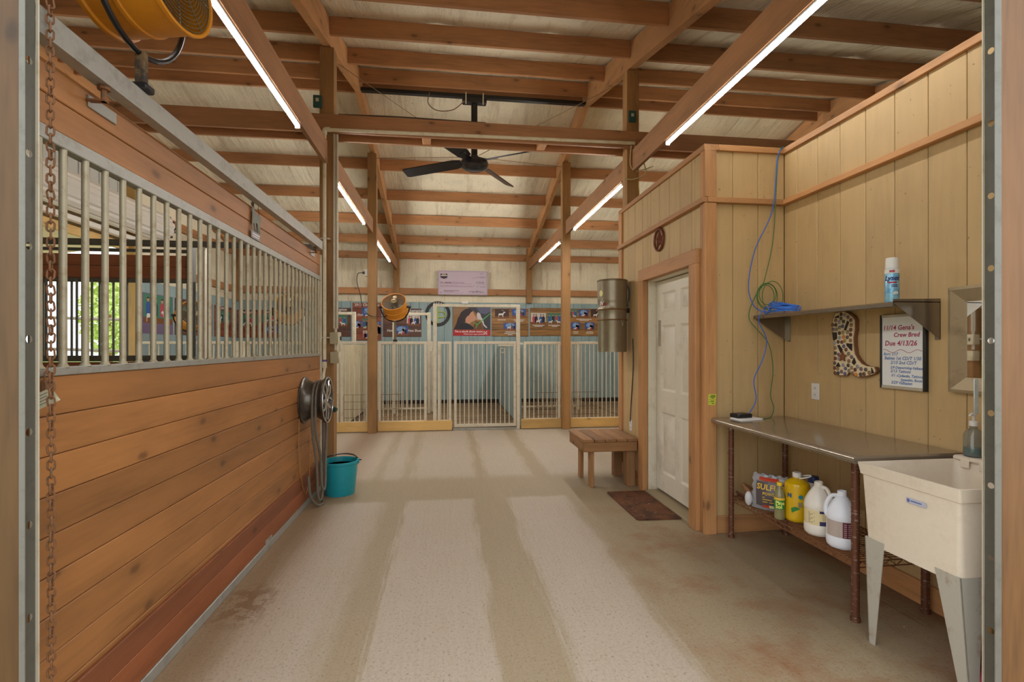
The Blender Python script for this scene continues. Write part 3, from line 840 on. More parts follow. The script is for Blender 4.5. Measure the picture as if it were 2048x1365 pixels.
# ------------------------------------------------------------------ bucket
TEAL = stained('teal_plastic', (26, 152, 164), (22, 130, 142), .5, 4, .35)
BXc, BYc = -1.03, 5.0
bk = thing('water_bucket', 'teal rubber bucket full of water at the foot of the left post', 'bucket', (BXc, BYc, 0))
obj('pail', MB().lathe((BXc, BYc, 0), [(0, 0), (.135, 0), (.14, .01), (.165, .29), (.172, .295), (.174, .318), (.168, .322), (.16, .316), (.135, .03), (0, .03)], 32), TEAL, bk)
WAT = simple('water', (70, 62, 40), .05, 0, spec=.8)
obj('water_surface', MB().lathe((BXc, BYc, 0), [(0, .272), (.157, .272)], 32), WAT, bk)
obj('handle', MB().tube(catmull([(BXc - .165, BYc + .03, .325), (BXc - .11, BYc + .13, .338), (BXc, BYc + .175, .345), (BXc + .1, BYc + .14, .34), (BXc + .17, BYc + .02, .325), (BXc + .2, BYc - .0, .318)], 6), .0065, 6), BLACKM, bk)
for sg in (-1, 1):
    bx('handle_ear', BXc + sg * .168 - .012, BXc + sg * .168 + .012, BYc - .02, BYc + .03, .285, .33, TEAL, bk, .004)

# ------------------------------------------------------------------ partition at the back of the stall
pt = thing('stall_partition', 'dark wooden cross partition with barred sliding door seen through the stall bars', 'stall', (-3.7, 5.32, 0))
PX1 = -2.5
bx('top_rail', XL + .05, SX - .04, 5.27, 5.31, 2.395, 2.455, GALVD, pt)
bx('door_rail', XL + .05, PX1, 5.32, 5.36, 2.345, 2.375, GALVD, pt)
for i in range(10):
    bx('plank', XL + .05, PX1 + .02, 5.32, 5.35, .05 + i * .122, .05 + (i + 1) * .122 - .003, W_dark('X'), pt)
for z0, z1 in ((2.085, 2.2), (2.203, 2.315)):
    bx('top_plank', XL + .05, PX1, 5.32, 5.35, z0, z1, W_dark('X'), pt)
bx('bar_top_rail', XL + .05, PX1, 5.31, 5.36, 2.045, 2.083, GALVD, pt)
bx('bar_bottom_rail', XL + .05, PX1, 5.31, 5.36, 1.272, 1.33, GALVD, pt)
for x0, x1 in ((-4.23, -4.13), (PX1 - .05, PX1 + .005)):
    bx('stile', x0, x1, 5.29, 5.37, 0, 2.4, GALVD, pt)
bx('door_post', -2.44, -2.37, 5.27, 5.35, 0, 2.4, PENM, pt)
pb = mesh_of('bar', MB().cyl((0, 0, 1.32), (0, 0, 2.06), .0105, n=8), simple('shaded_bar', (112, 112, 104), .5, .3))
for i in range(20):
    xx = XL + .12 + .123 * i
    if not -4.25 < xx < -4.11: inst('bar', pb, pt, (xx, 5.335, 0))
for i in range(12):
    inst('bar', pb, pt, (-4.06 + .132 * i, 5.3, 0))
# roll-up door drum over the left opening, folded back
dr = thing('rollup_drum', 'white ribbed roll-up door coiled on its drum over the left opening', 'roll-up door', (XL + .38, 6.9, 3.08))
RIB = simple('door_curtain', (226, 220, 208), .35, 0, .06, 3)
prof = []
nn = 44
pts = []
for k in range(nn):
    a = 2 * PI * k / nn; r = .222 + (.008 if k % 4 < 3 else -.008)
    pts.append((XL + .38 + r * math.cos(a), 3.32 + r * math.sin(a)))
obj('curtain', MB().prism(pts, XZ, 5.2, 8.66), RIB, dr, sharp=10)
jag = []
for k in range(nn):
    a = 2 * PI * k / nn; r = .226 + (.012 if k % 3 == 0 else -.012)
    jag.append((XL + .38 + r * math.cos(a), 3.32 + r * math.sin(a)))
obj('curtain_end', MB().prism(jag, XZ, 8.662, 8.69), BLACKP, dr)
bx('bottom_bar', XL + .16, XL + .24, 5.24, 8.5, 3.02, 3.09, RIB, dr)
bx('drum_bracket', XL + .01, XL + .42, 8.7, 8.72, 3.26, 3.38, BLACKM, dr)
bx('drum_bracket', XL + .01, XL + .42, 5.16, 5.18, 3.26, 3.38, BLACKM, dr)

# ------------------------------------------------------------------ outdoors seen through the left opening
aw = thing('lean_to_roof', 'cream corrugated lean-to roof just outside the left opening', 'roof', (XL - 1.2, 6.9, 2.9))
mb = MB(); vs = []; fs = []
for k in range(81):
    yy = 4.6 + k * .06
    for j, (xx, zz) in enumerate(((XL - .1, 3.25), (XL - 2.4, 2.85))):
        vs.append((xx, yy, zz + .02 * math.sin(k * PI / 2)))
for k in range(80): fs.append((2 * k, 2 * k + 1, 2 * k + 3, 2 * k + 2))
mb.add(vs, fs); obj('corrugated_sheet', mb, simple('awning_metal', (222, 206, 170), .5), aw, recalc=False)
for yy in (4.7, 6.9, 9.2):
    bx('awning_post', XL - 2.35, XL - 2.25, yy - .05, yy + .05, -.1, 2.86, W_post('Z'), aw)
fe = thing('pipe_fence', 'weathered pipe fence on the grass outside the left opening', 'fence', (-10, 14, -.1))
FEN = simple('fence_pipe', (150, 140, 122), .6)
for za, zb in ((2.05, 2.05), (1.6, 1.3), (1.12, 1.12), (.5, .5)):
    obj('rail', MB().cyl((-12.5, 9.0, za), (-7.6, 13.0, zb), .035, n=8), FEN, fe)
for q in (0, .33, .66, 1):
    xx, yy = -12.5 + 4.9 * q, 9 + 4 * q
    obj('fence_post', MB().cyl((xx, yy, -.1), (xx, yy, 2.1), .05, n=8), FEN, fe)
LEAF = stained('leaf_green', (206, 222, 130), (160, 190, 80), .6, 4, .7)
def tree(x, y, h, r, label):
    t = thing('tree', label, 'tree', (x, y, -.1), 'trees outside the left opening')
    obj('trunk', MB().cyl((x, y, -.1), (x, y, h * .6), .14, .07, 8), W_post('Z'), t)
    mb = MB()
    for k in range(1500):
        a, b = random.uniform(0, 2 * PI), random.uniform(-1, 1); q = random.uniform(.45, 1) ** .6
        c = Vector((x + r * q * math.cos(a) * math.sqrt(1 - b * b), y + r * q * math.sin(a) * math.sqrt(1 - b * b), h * .6 + b * q * h * .42))
        d1 = Vector((random.uniform(-1, 1), random.uniform(-1, 1), random.uniform(-1, 1))).normalized(); d2 = d1.orthogonal()
        s = random.uniform(.09, .17)
        mb.add([c - d1 * s, c + d2 * s * .5, c + d1 * s, c - d2 * s * .5], [(0, 1, 2, 3)])
    obj('foliage', mb, LEAF, t, stuff=True, recalc=False)
tree(-16.7, 27.3, 5.0, 1.25, 'bright green leafy tree standing nearest behind the pipe fence')
tree(-17.6, 30.5, 5.6, 1.4, 'bright green leafy tree farther back, right of the nearest tree')

# ------------------------------------------------------------------ pens at the back
PY = 8.52
PN = []
rail_b = .022
def bars(parent, xs, y, z0, z1, r=.0088, mat=None):
    me = mesh_of('bar', MB().cyl((0, 0, z0), (0, 0, z1), r, n=8), mat or PENM)
    for x in xs: inst('bar', me, parent, (x, y, 0))
def span(a, b, step): 
    n = max(2, round((b - a) / step)); return [a + (b - a) * (i + .5) / n for i in range(n)]
def pen_panel(label, x0, x1, xs, kick=None, y=PY, z0=.17, z1=1.50, group='barred pen panels along the back'):
    t = thing('barred_fence', label, 'fence', ((x0 + x1) / 2, y, 0), group)
    bx('top_rail', x0, x1, y - .02, y + .02, z1 - .045, z1 + .0, PENM, t)
    bx('bottom_rail', x0, x1, y - .018, y + .018, z0 - .03, z0 + .005, PENM, t)
    for a in (x0, x1 - .045): bx('stile', a, a + .045, y - .021, y + .021, 0.0 if kick is None else .02, z1 + .001, PENM, t)
    bars(t, xs, y, z0, z1 - .03)
    PN.append(t)
    if kick: bx('kick_board', kick[0], kick[1], y - .062, y - .023, .012, .172, W_kick('X'), t)
    return t
pen_panel('barred pen panel at the far left, beneath the leftmost drum fan', -4.9, -3.32, span(-4.85, -3.36, .13))
pen_panel('barred pen panel left of the narrow one, beneath the second drum fan', -3.28, -1.77, span(-3.23, -1.82, .13))
pen_panel('narrow barred pen panel left of the left pen post, pine kick board below', -1.745, -1.30, [-1.668, -1.597, -1.519, -1.445, -1.367], (-1.86, -1.3))
pen_panel('barred pen panel under the orange drum fan, pine kick board below', -1.14, -.345, [-1.06, -.981, -.906, -.831, -.755, -.679, -.604, -.528, -.451], (-1.14, .075))
pen_panel('very narrow barred pen panel just left of the centre gate', -.165, .065, [-.112, -.055, .003], None)
gt = thing('pen_gate', 'barred steel gate at the centre of the back pens', 'gate', (.64, PY, 0))
for z0, z1 in ((.05, .10), (1.455, 1.505)): bx('gate_rail', .11, 1.17, PY - .02, PY + .02, z0, z1, PENM, gt)
bx('sill_rail', .09, 1.18, PY - .03, PY + .03, .0, .03, GALV, gt)
for a in (.11, 1.125): bx('stile', a, a + .045, PY - .021, PY + .021, .05, 1.506, PENM, gt)
bars(gt, [.21, .285, .36, .435, .515, .59, .665, .74, .82, .90, .975, 1.05], PY, .1, 1.46)
ltc = bx('latch', .86, 1.12, PY - .04, PY - .022, 1.42, 1.45, PENM, gt)
obj('latch_ring', MB().ring((.93, PY - .045, 1.35), .04, .006, 'y', 16, 6), PENM, ltc)
ga = thing('gate_arch', 'tall pipe arch over the centre pen gate', 'gate frame', (.5, PY, 0))
for x in (-.21, 1.205): bx('arch_post', x - .03, x + .03, PY - .03, PY + .03, 0, 2.13, PENM, ga)
bx('arch_top', -.24, 1.235, PY - .022, PY + .022, 2.085, 2.135, PENM, ga)
bx('arch_box', .24, .345, PY - .05, PY + .0, 2.14, 2.185, WHITEP, ga)
bx('hinge_plate', -.31, -.245, PY - .03, PY + .03, 1.33, 1.505, PENM, ga)
pen_panel('barred pen panel between the gate and the right pen post, kick board below', 1.30, 1.945, span(1.36, 1.92, .075), (1.25, 1.95))
pen_panel('barred pen panel behind the bench and metal canister, kick board below', 2.10, 3.9, span(2.13, 3.87, .077), (2.1, 3.9))
# inner rear panels, dividers, header frames
for lab, x0, x1 in (('rear barred panel deep inside the left pen', -1.55, -.3), ('rear barred panel deep inside the right pen', 1.5, 2.9), ('rear barred panel deep inside the far left pen', -4.8, -2.3)):
    pen_panel(lab, x0, x1, span(x0 + .05, x1 - .05, .09), None, 10.8, .11, 1.5, 'rear panels inside the pens')
DIV = stained('divider_board', (206, 190, 152), (168, 146, 104), .5, 2, .6)
for lab, x in (('cream divider board running back beside the left pen post', -1.79), ('blue divider board between the centre pens', 1.27)):
    mb = MB().box(x - .012, x + .012, 8.62, 12.3, .03, 1.45, .003)
    solo('pen_divider', mb, DIV if x < 0 else BLUE, lab, 'divider', 'pen dividers')
for lab, xp, xa in (('rear pipe frame beside the black ring sign', -.38, -1.12), ('rear pipe frame over the far left poster', -1.885, -2.9)):
    t = thing('pipe_arch', lab, 'gate frame', (xp, 10.5, 0), 'rear pipe frames in the pens')
    obj('frame_post', MB().box(xp - .035, xp + .035, 10.48, 10.54, 0.03, 2.12, .006), PENM, t)
    bx('frame_arm', xa, xp + .035, 10.485, 10.535, 2.06, 2.115, PENM, t)
    bx('frame_post', xa, xa + .06, 10.48, 10.54, .03, 2.06, PENM, t)
WIRE = simple('hog_wire', (122, 92, 66), .7, .3)
for pn, x0, x1 in ((PN[3], -1.09, -.75), (PN[2], -1.69, -1.35), (PN[5], 1.52, 1.9), (PN[6], 2.15, 2.62)):
    mb = MB()
    for z in (.24, .38, .5, .62): mb.cyl((x0, PY - .016, z), (x1, PY - .016, z), .0035, n=5)
    xx = x0
    while xx < x1 + .001: mb.cyl((xx, PY - .013, .18), (xx, PY - .013, .62), .0035, n=5); xx += .14
    obj('wire_mesh', mb, WIRE, pn, 'rusty wire mesh', stuff=True)
# ------------------------------------------------------------------ steel work table
TX0, TX1, TY0, TY1, TZ1 = 1.96, 2.575, 2.20, 3.525, .885
tb = thing('work_table', 'stainless topped work table on rusty legs along the tan wall', 'table', (2.27, 2.86, 0))
mb = MB()
R = .02
prof = [(TX1, TZ1 - .04), (TX0 + .012, TZ1 - .04)] + [(TX0 + R - R * math.cos(a) , TZ1 - R + R * math.sin(a)) for a in [(-PI / 2) + PI * k / 8 for k in range(9)]][1:] + [(TX1, TZ1)]
obj('table_top', mb.prism(prof, XZ, TY0, TY1), simple('table_steel', (166, 154, 136), .17, .65, .12, 3), tb, sharp=50)
legs = ((2.09, 2.335), (2.525, 2.36), (2.09, 3.475), (2.525, 3.475))
for x, y in legs:
    m = MB().cyl((x, y, .01), (x, y, TZ1 - .04), .019, n=12).cyl((x, y, 0), (x, y, .02), .024, n=12)
    z = .05
    while z < .82: m.cyl((x, y, z), (x, y, z + .004), .0202, n=12); z += .0254
    obj('leg', m, RUSTLEG, tb)
ws = MB(); zs = .305
for z in (zs, zs - .03):
    ws.tube([(2.09, 2.335, z), (2.525, 2.335, z), (2.525, 3.475, z), (2.09, 3.475, z)], .0038, 6, True)
for (xa, ya, xb, yb, n) in ((2.09, 2.335, 2.09, 3.475, 30), (2.525, 2.335, 2.525, 3.475, 30), (2.09, 2.335, 2.525, 2.335, 11), (2.09, 3.475, 2.525, 3.475, 11)):
    ws.tube([(xa + (xb - xa) * q / n, ya + (yb - ya) * q / n, zs if q % 2 else zs - .03) for q in range(n + 1)], .0028, 5)
yy = 2.36
while yy < 3.46: ws.cyl((2.09, yy, zs + .004), (2.525, yy, zs + .004), .0026, n=5); yy += .024
for x in (2.2, 2.31, 2.42): ws.cyl((x, 2.335, zs - .001), (x, 3.475, zs - .001), .0035, n=5)
obj('wire_shelf', ws, RUSTWIRE, tb)
SZ = .313
# things on the wire shelf
BLK = simple('print_black', (40, 38, 42), .5)
YEL = simple('print_yellow', (232, 188, 60), .5)
def around(cx, cy, r, ang, z0, sx=1, sy=1, out=.0008):
    def f(a, b):
        t = ang + a / r
        return (cx + (r + out) * sx * math.cos(t), cy + (r + out) * sy * math.sin(t), z0 + b)
    return f
def label_band(c, r, a0, a1, z0, z1, n=14, out=.0006):
    mb = MB(); v = []
    for k in range(n + 1):
        t = a0 + (a1 - a0) * k / n
        for z in (z0, z1): v.append((c[0] + (r + out) * math.cos(t), c[1] + (r + out) * math.sin(t), z))
    return mb.add(v, [(2 * k, 2 * k + 2, 2 * k + 3, 2 * k + 1) for k in range(n)])
FACE = math.radians(231)            # direction that looks back at the entry
# sulphur bag
bagm = simple('clear_bag', (150, 148, 150), .15, 0, .35, 9, .8)
bg_ = thing('powder_bag', 'crumpled plastic bag printed with yellow capitals on the wire shelf', 'bag', (2.17, 3.13, SZ))
mb = MB(); mb.M = Matrix.Translation((2.17, 3.14, SZ)) @ Matrix.Rotation(math.radians(-50), 4, 'Z')
nx, nz = 14, 12; vs = []; fs = []
for side in (-1, 1):
    for j in range(nz + 1):
        for i in range(nx + 1):
            u, w = i / nx * 2 - 1, j / nz
            bul = (1 - abs(u) ** 2.5) * (math.sin(PI * min(1, .12 + w * .95)) ** .6 if w < .97 else .1)
            y = side * (.055 * bul + .004) + .006 * math.sin(i * 2.1 + j * 1.7) * (1 - abs(u))
            vs.append((u * (.118 - .012 * w) + .006 * math.sin(j * 2.3), y, w * .235 + .008 * math.sin(i * 1.9)* (w > .5)))
for s in range(2):
    o = s * (nx + 1) * (nz + 1)
    for j in range(nz):
        for i in range(nx):
            q = o + j * (nx + 1) + i; fs.append((q, q + 1, q + nx + 2, q + nx + 1))
n1 = (nx + 1) * (nz + 1)
for i in range(nx): fs.append((i, i + 1, n1 + i + 1, n1 + i)); q = nz * (nx + 1) + i; fs.append((q, q + 1, n1 + q + 1, n1 + q))
for j in range(nz):
    for i in (0, nx):
        q = j * (nx + 1) + i; fs.append((q, q + nx + 1, n1 + q + nx + 1, n1 + q))
mb.add([(a, b, max(c, 0)) for a, b, c in vs], fs)
obj('bag', mb, bagm, bg_)
def bagf(dx, dz, off=-.064):
    def f(a, b):
        u = (a + dx) / .118
        yv = -.052 * (1 - min(1, abs(u)) ** 2.5) * (max(.05, math.sin(PI * min(1, .12 + (b + dz) / .235 * .95))) ** .6) - .0125
        p = mb.M @ Vector((a + dx, yv, b + dz)); return tuple(p)
    return f
def grid_patch(m, f, w, h, n=8):
    v = [f(w * i / n, h * j / n) for j in range(n + 1) for i in range(n + 1)]
    m.add(v, [(j * (n + 1) + i, j * (n + 1) + i + 1, (j + 1) * (n + 1) + i + 1, (j + 1) * (n + 1) + i) for j in range(n) for i in range(n)])
pm = MB()
grid_patch(pm, bagf(-.075, .03), .165, .16)
pm.m = 1; grid_patch(pm, bagf(-.06, .195), .12, .022)
pm.m = 1; grid_patch(pm, bagf(-.03, .022), .04, .016)
pm.m = 2; grid_patch(pm, bagf(.01, .022), .05, .018)
bpr = obj('bag_print', pm, [simple('bag_dark', (88, 80, 82), .25), simple('bag_red', (196, 66, 40), .3), simple('bag_cream', (226, 214, 160), .4)], bg_, recalc=False)
lm = MB()
g0 = bagf(-.07, .145)
def lift(f, k): 
    def g(a, b):
        p = Vector(f(a, b)); d = (mb.M.to_3x3() @ Vector((0, -1, 0))) * k
        return tuple(p + d)
    return g
put_text(lm, 'SULFUR', .05, lift(bagf(-.07, .142), .002), bold=.0012)
put_text(lm, 'POWDER', .026, lift(bagf(-.03, .108), .002), bold=.0006)
for q, w in ((.09, .08), (.075, .06), (.058, .07)): lm.add([lift(bagf(-.03, q), .002)(a, b) for a, b in ((0, 0), (w, 0), (w, .005), (0, .005))], [(0, 1, 2, 3)])
obj('bag_letters', lm, YEL, bpr, recalc=False)
obj('twisted_corner', MB().sphere((2.075, 3.235, SZ + .05), .05, 12, 8, (.5, .5, 1.0)), simple('bag_white', (206, 204, 204), .25), bg_)
# pine cleaner bottle
pc = (2.113, 2.962)
GREENL = simple('label_green', (46, 134, 60), .4)
CLR = simple('clear_olive', (140, 134, 92), .08, 0, .1, 5, .7)
pb_ = thing('cleaner_bottle', 'slim clear bottle with yellow cap and green label beside the powder bag', 'bottle', (pc[0], pc[1], SZ))
obj('bottle', MB().lathe(pc + (SZ,), [(a * .87, b) for a, b in [(0, 0), (.032, 0), (.036, .008), (.036, .02), (.034, .06), (.036, .065), (.036, .145), (.033, .165), (.022, .19), (.0145, .2), (.0145, .215), (0, .215)]], 20), CLR, pb_)
obj('cap', MB().lathe(pc + (SZ + .213,), [(.016, 0), (.0165, .018), (.014, .022), (0, .022)], 16), simple('cap_yellow', (238, 196, 30), .4), pb_)
lbl = obj('label_band', label_band(pc, .0314, FACE - 1.3, FACE + 1.3, SZ + .068, SZ + .125), GREENL, pb_, recalc=False)
obj('label_top', label_band(pc, .0314, FACE - 1.3, FACE + 1.3, SZ + .125, SZ + .14), YEL, pb_, recalc=False)
lm = MB()
put_text(lm, 'Pine', .032, around(*pc, .0321, FACE - .7, SZ + .098), bold=.0012)
put_text(lm, 'Sol', .032, around(*pc, .0321, FACE - .7, SZ + .074), bold=.0012)
obj('label_letters', lm, simple('label_lime', (232, 236, 120), .4), lbl, recalc=False)
# big yellow jug
yc = (2.215, 2.935)
YL = simple('yellow_liquid', (222, 178, 20), .12, 0, .08, 4, .7)
yj = thing('yellow_jug', 'large yellow cleaner jug with white cap and looped handle on the wire shelf', 'jug', (yc[0], yc[1], SZ))
prof = [(0, 0), (.066, 0), (.074, .01)]
for k in range(8):
    z = .02 + k * .022; prof += [(.076, z), (.0735, z + .011)]
prof += [(.076, .2), (.072, .222), (.05, .24), (.03, .248), (.022, .25), (.022, .262), (0, .262)]
prof = [(a * .97, b * 1.06) for a, b in prof]
obj('jug', MB().lathe(yc + (SZ,), prof, 28), YL, yj)
obj('cap', MB().lathe(yc + (SZ + .272,), [(.026, 0), (.026, .026), (.022, .03), (0, .03)], 18), WHITEP, yj)
obj('handle_loop', MB().tube(catmull([(yc[0] + .0, yc[1] + .026, SZ + 0.269), (yc[0] - .01, yc[1] + .0, SZ + 0.267), (yc[0] + .01, yc[1] - .03, SZ + 0.270), (yc[0] + .045, yc[1] - .055, SZ + 0.284), (yc[0] + .06, yc[1] - .04, SZ + 0.289), (yc[0] + .03, yc[1] + .01, SZ + 0.274)], 5, True), .0045, 6, True), WHITEP, yj)
lm = MB(); lm.m = 0
put_text(lm, 'N', .034, around(*yc, .0765, FACE - .72, SZ + .155), bold=.002)
lm.m = 1
put_text(lm, '\u2022', .11, around(*yc, .0768, FACE + .05, SZ + .125))
lm.m = 2
for q in range(5): lm.add([around(*yc, .0767, FACE + .12, SZ + .1)(a, b) for a, b in ((0, q * .006), (.022, q * .006), (.022, q * .006 + .004), (0, q * .006 + .004))], [(0, 1, 2, 3)])
lm.m = 3
lm.add([around(*yc, .0767, FACE - .35, SZ + .06)(a, b) for a, b in ((0, 0), (.05, .03), (.02, .04), (-.005, .028))], [(0, 1, 2, 3)])
obj('label_print', lm, [simple('print_blue', (38, 84, 150), .4), simple('print_teal', (30, 130, 150), .4), simple('print_grey', (140, 136, 120), .5), GREENL], yj, recalc=False)
# white jugs
def white_jug(c, ha, label, tone, name):
    t = thing('white_jug', label, 'jug', (c[0], c[1], SZ), 'white gallon jugs on the wire shelf')
    m = simple(name, tone, .35, 0, .03, 9)
    obj('jug', MB().lathe(c + (SZ,), [(a * 1.06, b * JS) for a, b in [(0, 0), (.062, 0), (.07, .008), (.073, .02), (.073, .05), (.071, .055), (.071, .13), (.073, .135), (.073, .15), (.068, .17), (.05, .205), (.03, .232), (.0215, .24), (.0215, .262), (.019, .264), (.017, .262), (.017, .25), (0, .25)]], 28), m, t)
    d = Vector((math.cos(ha), math.sin(ha), 0)); C0 = Vector(c + (SZ,))
    obj('handle', MB().tube(catmull([C0 + d * .018 + Vector((0, 0, .24 * JS)), C0 + d * .05 + Vector((0, 0, .236 * JS)), C0 + d * .074 + Vector((0, 0, .2 * JS)), C0 + d * .08 + Vector((0, 0, .165 * JS)), C0 + d * .072 + Vector((0, 0, .14 * JS))], 5), .0105, 8), m, t)
    return t
j1 = (2.18, 2.704); j2 = (2.17, 2.515); JS = 1.16
t = white_jug(j1, math.radians(-75), 'off-white gallon jug with cream and blue label, third jug from the left', (234, 226, 212), 'jug_cream')
lbl = obj('label_band', label_band(j1, .0753, FACE - 1.35, FACE + 1.35, SZ + .065, SZ + .15), simple('label_cream', (226, 208, 158), .6), t, recalc=False)
NAVY = simple('label_navy', (50, 46, 96), .5)
lm = MB(); f = around(*j1, .0759, FACE, SZ)
for z0, z1 in ((.136, .15), (.066, .09)):
    n = 8; v = [f(.005 + .085 * i / n, z) for i in range(n + 1) for z in (z0, z1)]
    lm.add(v, [(2 * i, 2 * i + 2, 2 * i + 3, 2 * i + 1) for i in range(n)])
for q in range(8): lm.add([f(a, .134 - q * .008 + b) for a, b in ((-.055, 0), (-.02 - .01 * (q % 3), 0), (-.02 - .01 * (q % 3), .0025), (-.055, .0025))], [(0, 1, 2, 3)])
for q in range(5): lm.add([f(a, .126 - q * .007 + b) for a, b in ((.02, 0), (.06, 0), (.06, .0015), (.02, .0015))], [(0, 1, 2, 3)])
obj('label_print', lm, NAVY, lbl, recalc=False)
t = white_jug(j2, math.radians(150), 'bright white gallon jug with grey and maroon label, nearest the sink', (236, 238, 244), 'jug_white')
lbl = obj('label_band', label_band(j2, .0755, FACE - 1.2, FACE + 1.35, SZ + .065, SZ + .152), simple('label_greige', (188, 172, 160), .6), t, recalc=False)
MAR = simple('label_maroon', (96, 40, 52), .5)
lm = MB(); f = around(*j2, .0761, FACE, SZ)
n = 8; v = [f(.0 + .075 * i / n, z) for i in range(n + 1) for z in (.066, .151)]
lm.add(v, [(2 * i, 2 * i + 2, 2 * i + 3, 2 * i + 1) for i in range(n)])
lm.m = 1; f2 = around(*j2, .0767, FACE, SZ)
for q in range(7):
    for r_ in range(3): lm.add([f2(.006 + r_ * .02 + a, .072 + q * .0108 + b) for a, b in ((0, 0), (.013, 0), (.013, .005), (0, .005))], [(0, 1, 2, 3)])
lm.m = 2
for q in range(9): lm.add([f(-.07 + a, .06 + q * .0075 + b) for a, b in ((0, 0), (.055, 0), (.055, .0014), (0, .0014))], [(0, 1, 2, 3)])
obj('label_print', lm, [MAR, simple('label_pale', (186, 150, 150), .6), simple('label_line', (150, 132, 122), .6)], lbl, recalc=False)
# blue-capped bottle, brown pad, rods behind
bc = (2.42, 3.05)
t = thing('capped_bottle', 'white bottle with a dark blue cap, half hidden behind the yellow jug', 'bottle', (bc[0], bc[1], SZ))
obj('bottle', MB().lathe(bc + (SZ,), [(0, 0), (.042, 0), (.045, .006), (.045, .17), (.036, .195), (.03, .2), (0, .2)], 20), WHITEP, t)
obj('cap', MB().lathe(bc + (SZ + .2,), [(.033, 0), (.033, .036), (.03, .04), (0, .04)], 18), simple('cap_blue', (34, 52, 112), .4), t)
mb = MB(); mb.M = Matrix.Translation((2.2, 3.4, SZ + .05)) @ Matrix.Rotation(.5, 4, 'Y') @ Matrix.Rotation(.3, 4, 'X')
mb.box(-.06, .06, -.06, .06, -.014, .014, .01)
solo('brown_sponge', mb, simple('sponge_brown', (168, 122, 82), .9, 0, .15, 40), 'brown sponge pad leaning at the far left end of the wire shelf', 'sponge')
solo('wooden_rods', MB().cyl((2.11, 3.44, SZ + .035), (2.14, 3.27, SZ + .012), .009, n=8).cyl((2.13, 3.455, SZ + .012), (2.165, 3.29, SZ + .012), .009, n=8), simple('dark_rod', (84, 50, 34), .6), 'two dark rods lying on the wire shelf by the far leg', 'rods')

# ------------------------------------------------------------------ utility sink
KX0, KX1, KY0, KY1, KZ0, KZ1 = 1.95, 2.578, 1.682, 2.17, .487, .866
SINKM = stained('sink_plastic', (236, 222, 200), (190, 170, 136), .45, 5, .45, 0, (1, 1, 1), .52, .74)
sk = thing('utility_sink', 'cream plastic utility sink on tapered metal legs beside the table', 'sink', (2.26, 1.92, 0))
def rect(x0, x1, y0, y1, z, r=.03, n=4):
    out = []
    for cx, cy, a0 in ((x1 - r, y1 - r, 0), (x0 + r, y1 - r, PI / 2), (x0 + r, y0 + r, PI), (x1 - r, y0 + r, 1.5 * PI)):
        for k in range(n + 1):
            a = a0 + PI / 2 * k / n; out.append((cx + r * math.cos(a), cy + r * math.sin(a), z))
    return out
rings = [rect(KX0 + .03, KX1 - .02, KY0 + .022, KY1 - .022, KZ0, .022), rect(KX0 + .014, KX1 - .006, KY0 + .012, KY1 - .012, KZ1 - .055, .014), rect(KX0 + .008, KX1 - .004, KY0 + .006, KY1 - .006, KZ1 - .052, .01), rect(KX0, KX1, KY0, KY1, KZ1, .008),
         rect(KX0 + .014, KX1 - .1, KY0 + .014, KY1 - .014, KZ1, .02), rect(KX0 + .03, KX1 - .11, KY0 + .03, KY1 - .03, KZ1 - .06, .04), rect(KX0 + .055, KX1 - .13, KY0 + .055, KY1 - .055, KZ0 + .02, .06)]
n = len(rings[0]); mb = MB(); mb.add([p for r_ in rings for p in r_], [(j * n + i, j * n + (i + 1) % n, (j + 1) * n + (i + 1) % n, (j + 1) * n + i) for j in range(len(rings) - 1) for i in range(n)] + [tuple(range(n)), tuple((len(rings) - 1) * n + i for i in range(n))])
obj('basin', mb, SINKM, sk, sharp=30)
bx('back_ledge', KX1 - .115, KX1, KY0 + .004, KY1 - .004, KZ1 - .002, KZ1 + .022, SINKM, sk, .008)
for q in range(5): bx('ledge_rib', KX1 - .118, KX1 - .112, KY0 + .06 + q * .085, KY0 + .1 + q * .085, KZ1 - .03, KZ1 + .012, SINKM, sk, .002)
LEGM = stained('leg_steel', (196, 192, 178), (150, 104, 60), .6, 12, .5, .2, (1, 1, 1), .56, .7)
for x, y, sx, sy in ((KX0 + .055, KY1 - .05, 1, -1), (KX0 + .055, KY0 + .05, 1, 1), (KX1 - .05, KY1 - .05, -1, -1), (KX1 - .05, KY0 + .05, -1, 1)):
    mb = MB(); zt = KZ0 + .03; wt, wbm, th = .105, .032, .004
    ox, oy = x - sx * .03, y - sy * .03
    bxo, byo = ox + sx * .032, oy - sy * .012
    mb.add([(ox, oy, zt), (ox + sx * wt, oy, zt), (bxo + sx * wbm, byo, 0), (bxo, byo, 0), (ox, oy + sy * th, zt), (ox + sx * wt, oy + sy * th, zt), (bxo + sx * wbm, byo + sy * th, 0), (bxo, byo + sy * th, 0)], [(0, 1, 2, 3), (7, 6, 5, 4), (0, 3, 7, 4), (1, 5, 6, 2), (0, 4, 5, 1), (3, 2, 6, 7)])
    mb.add([(ox, oy, zt), (ox, oy + sy * wt, zt), (bxo, byo + sy * wbm, 0), (bxo, byo, 0), (ox + sx * th, oy, zt), (ox + sx * th, oy + sy * wt, zt), (bxo + sx * th, byo + sy * wbm, 0), (bxo + sx * th, byo, 0)], [(0, 1, 2, 3), (7, 6, 5, 4), (0, 3, 7, 4), (1, 5, 6, 2), (0, 4, 5, 1), (3, 2, 6, 7)])
    obj('leg', mb, LEGM, sk)
obj('drain_pipe', MB().cyl((2.28, 1.93, KZ0 + .02), (2.28, 1.93, .33), .03, n=12).cyl((2.28, 1.93, .46), (2.28, 1.93, .43), .04, n=12), WHITEP, sk)
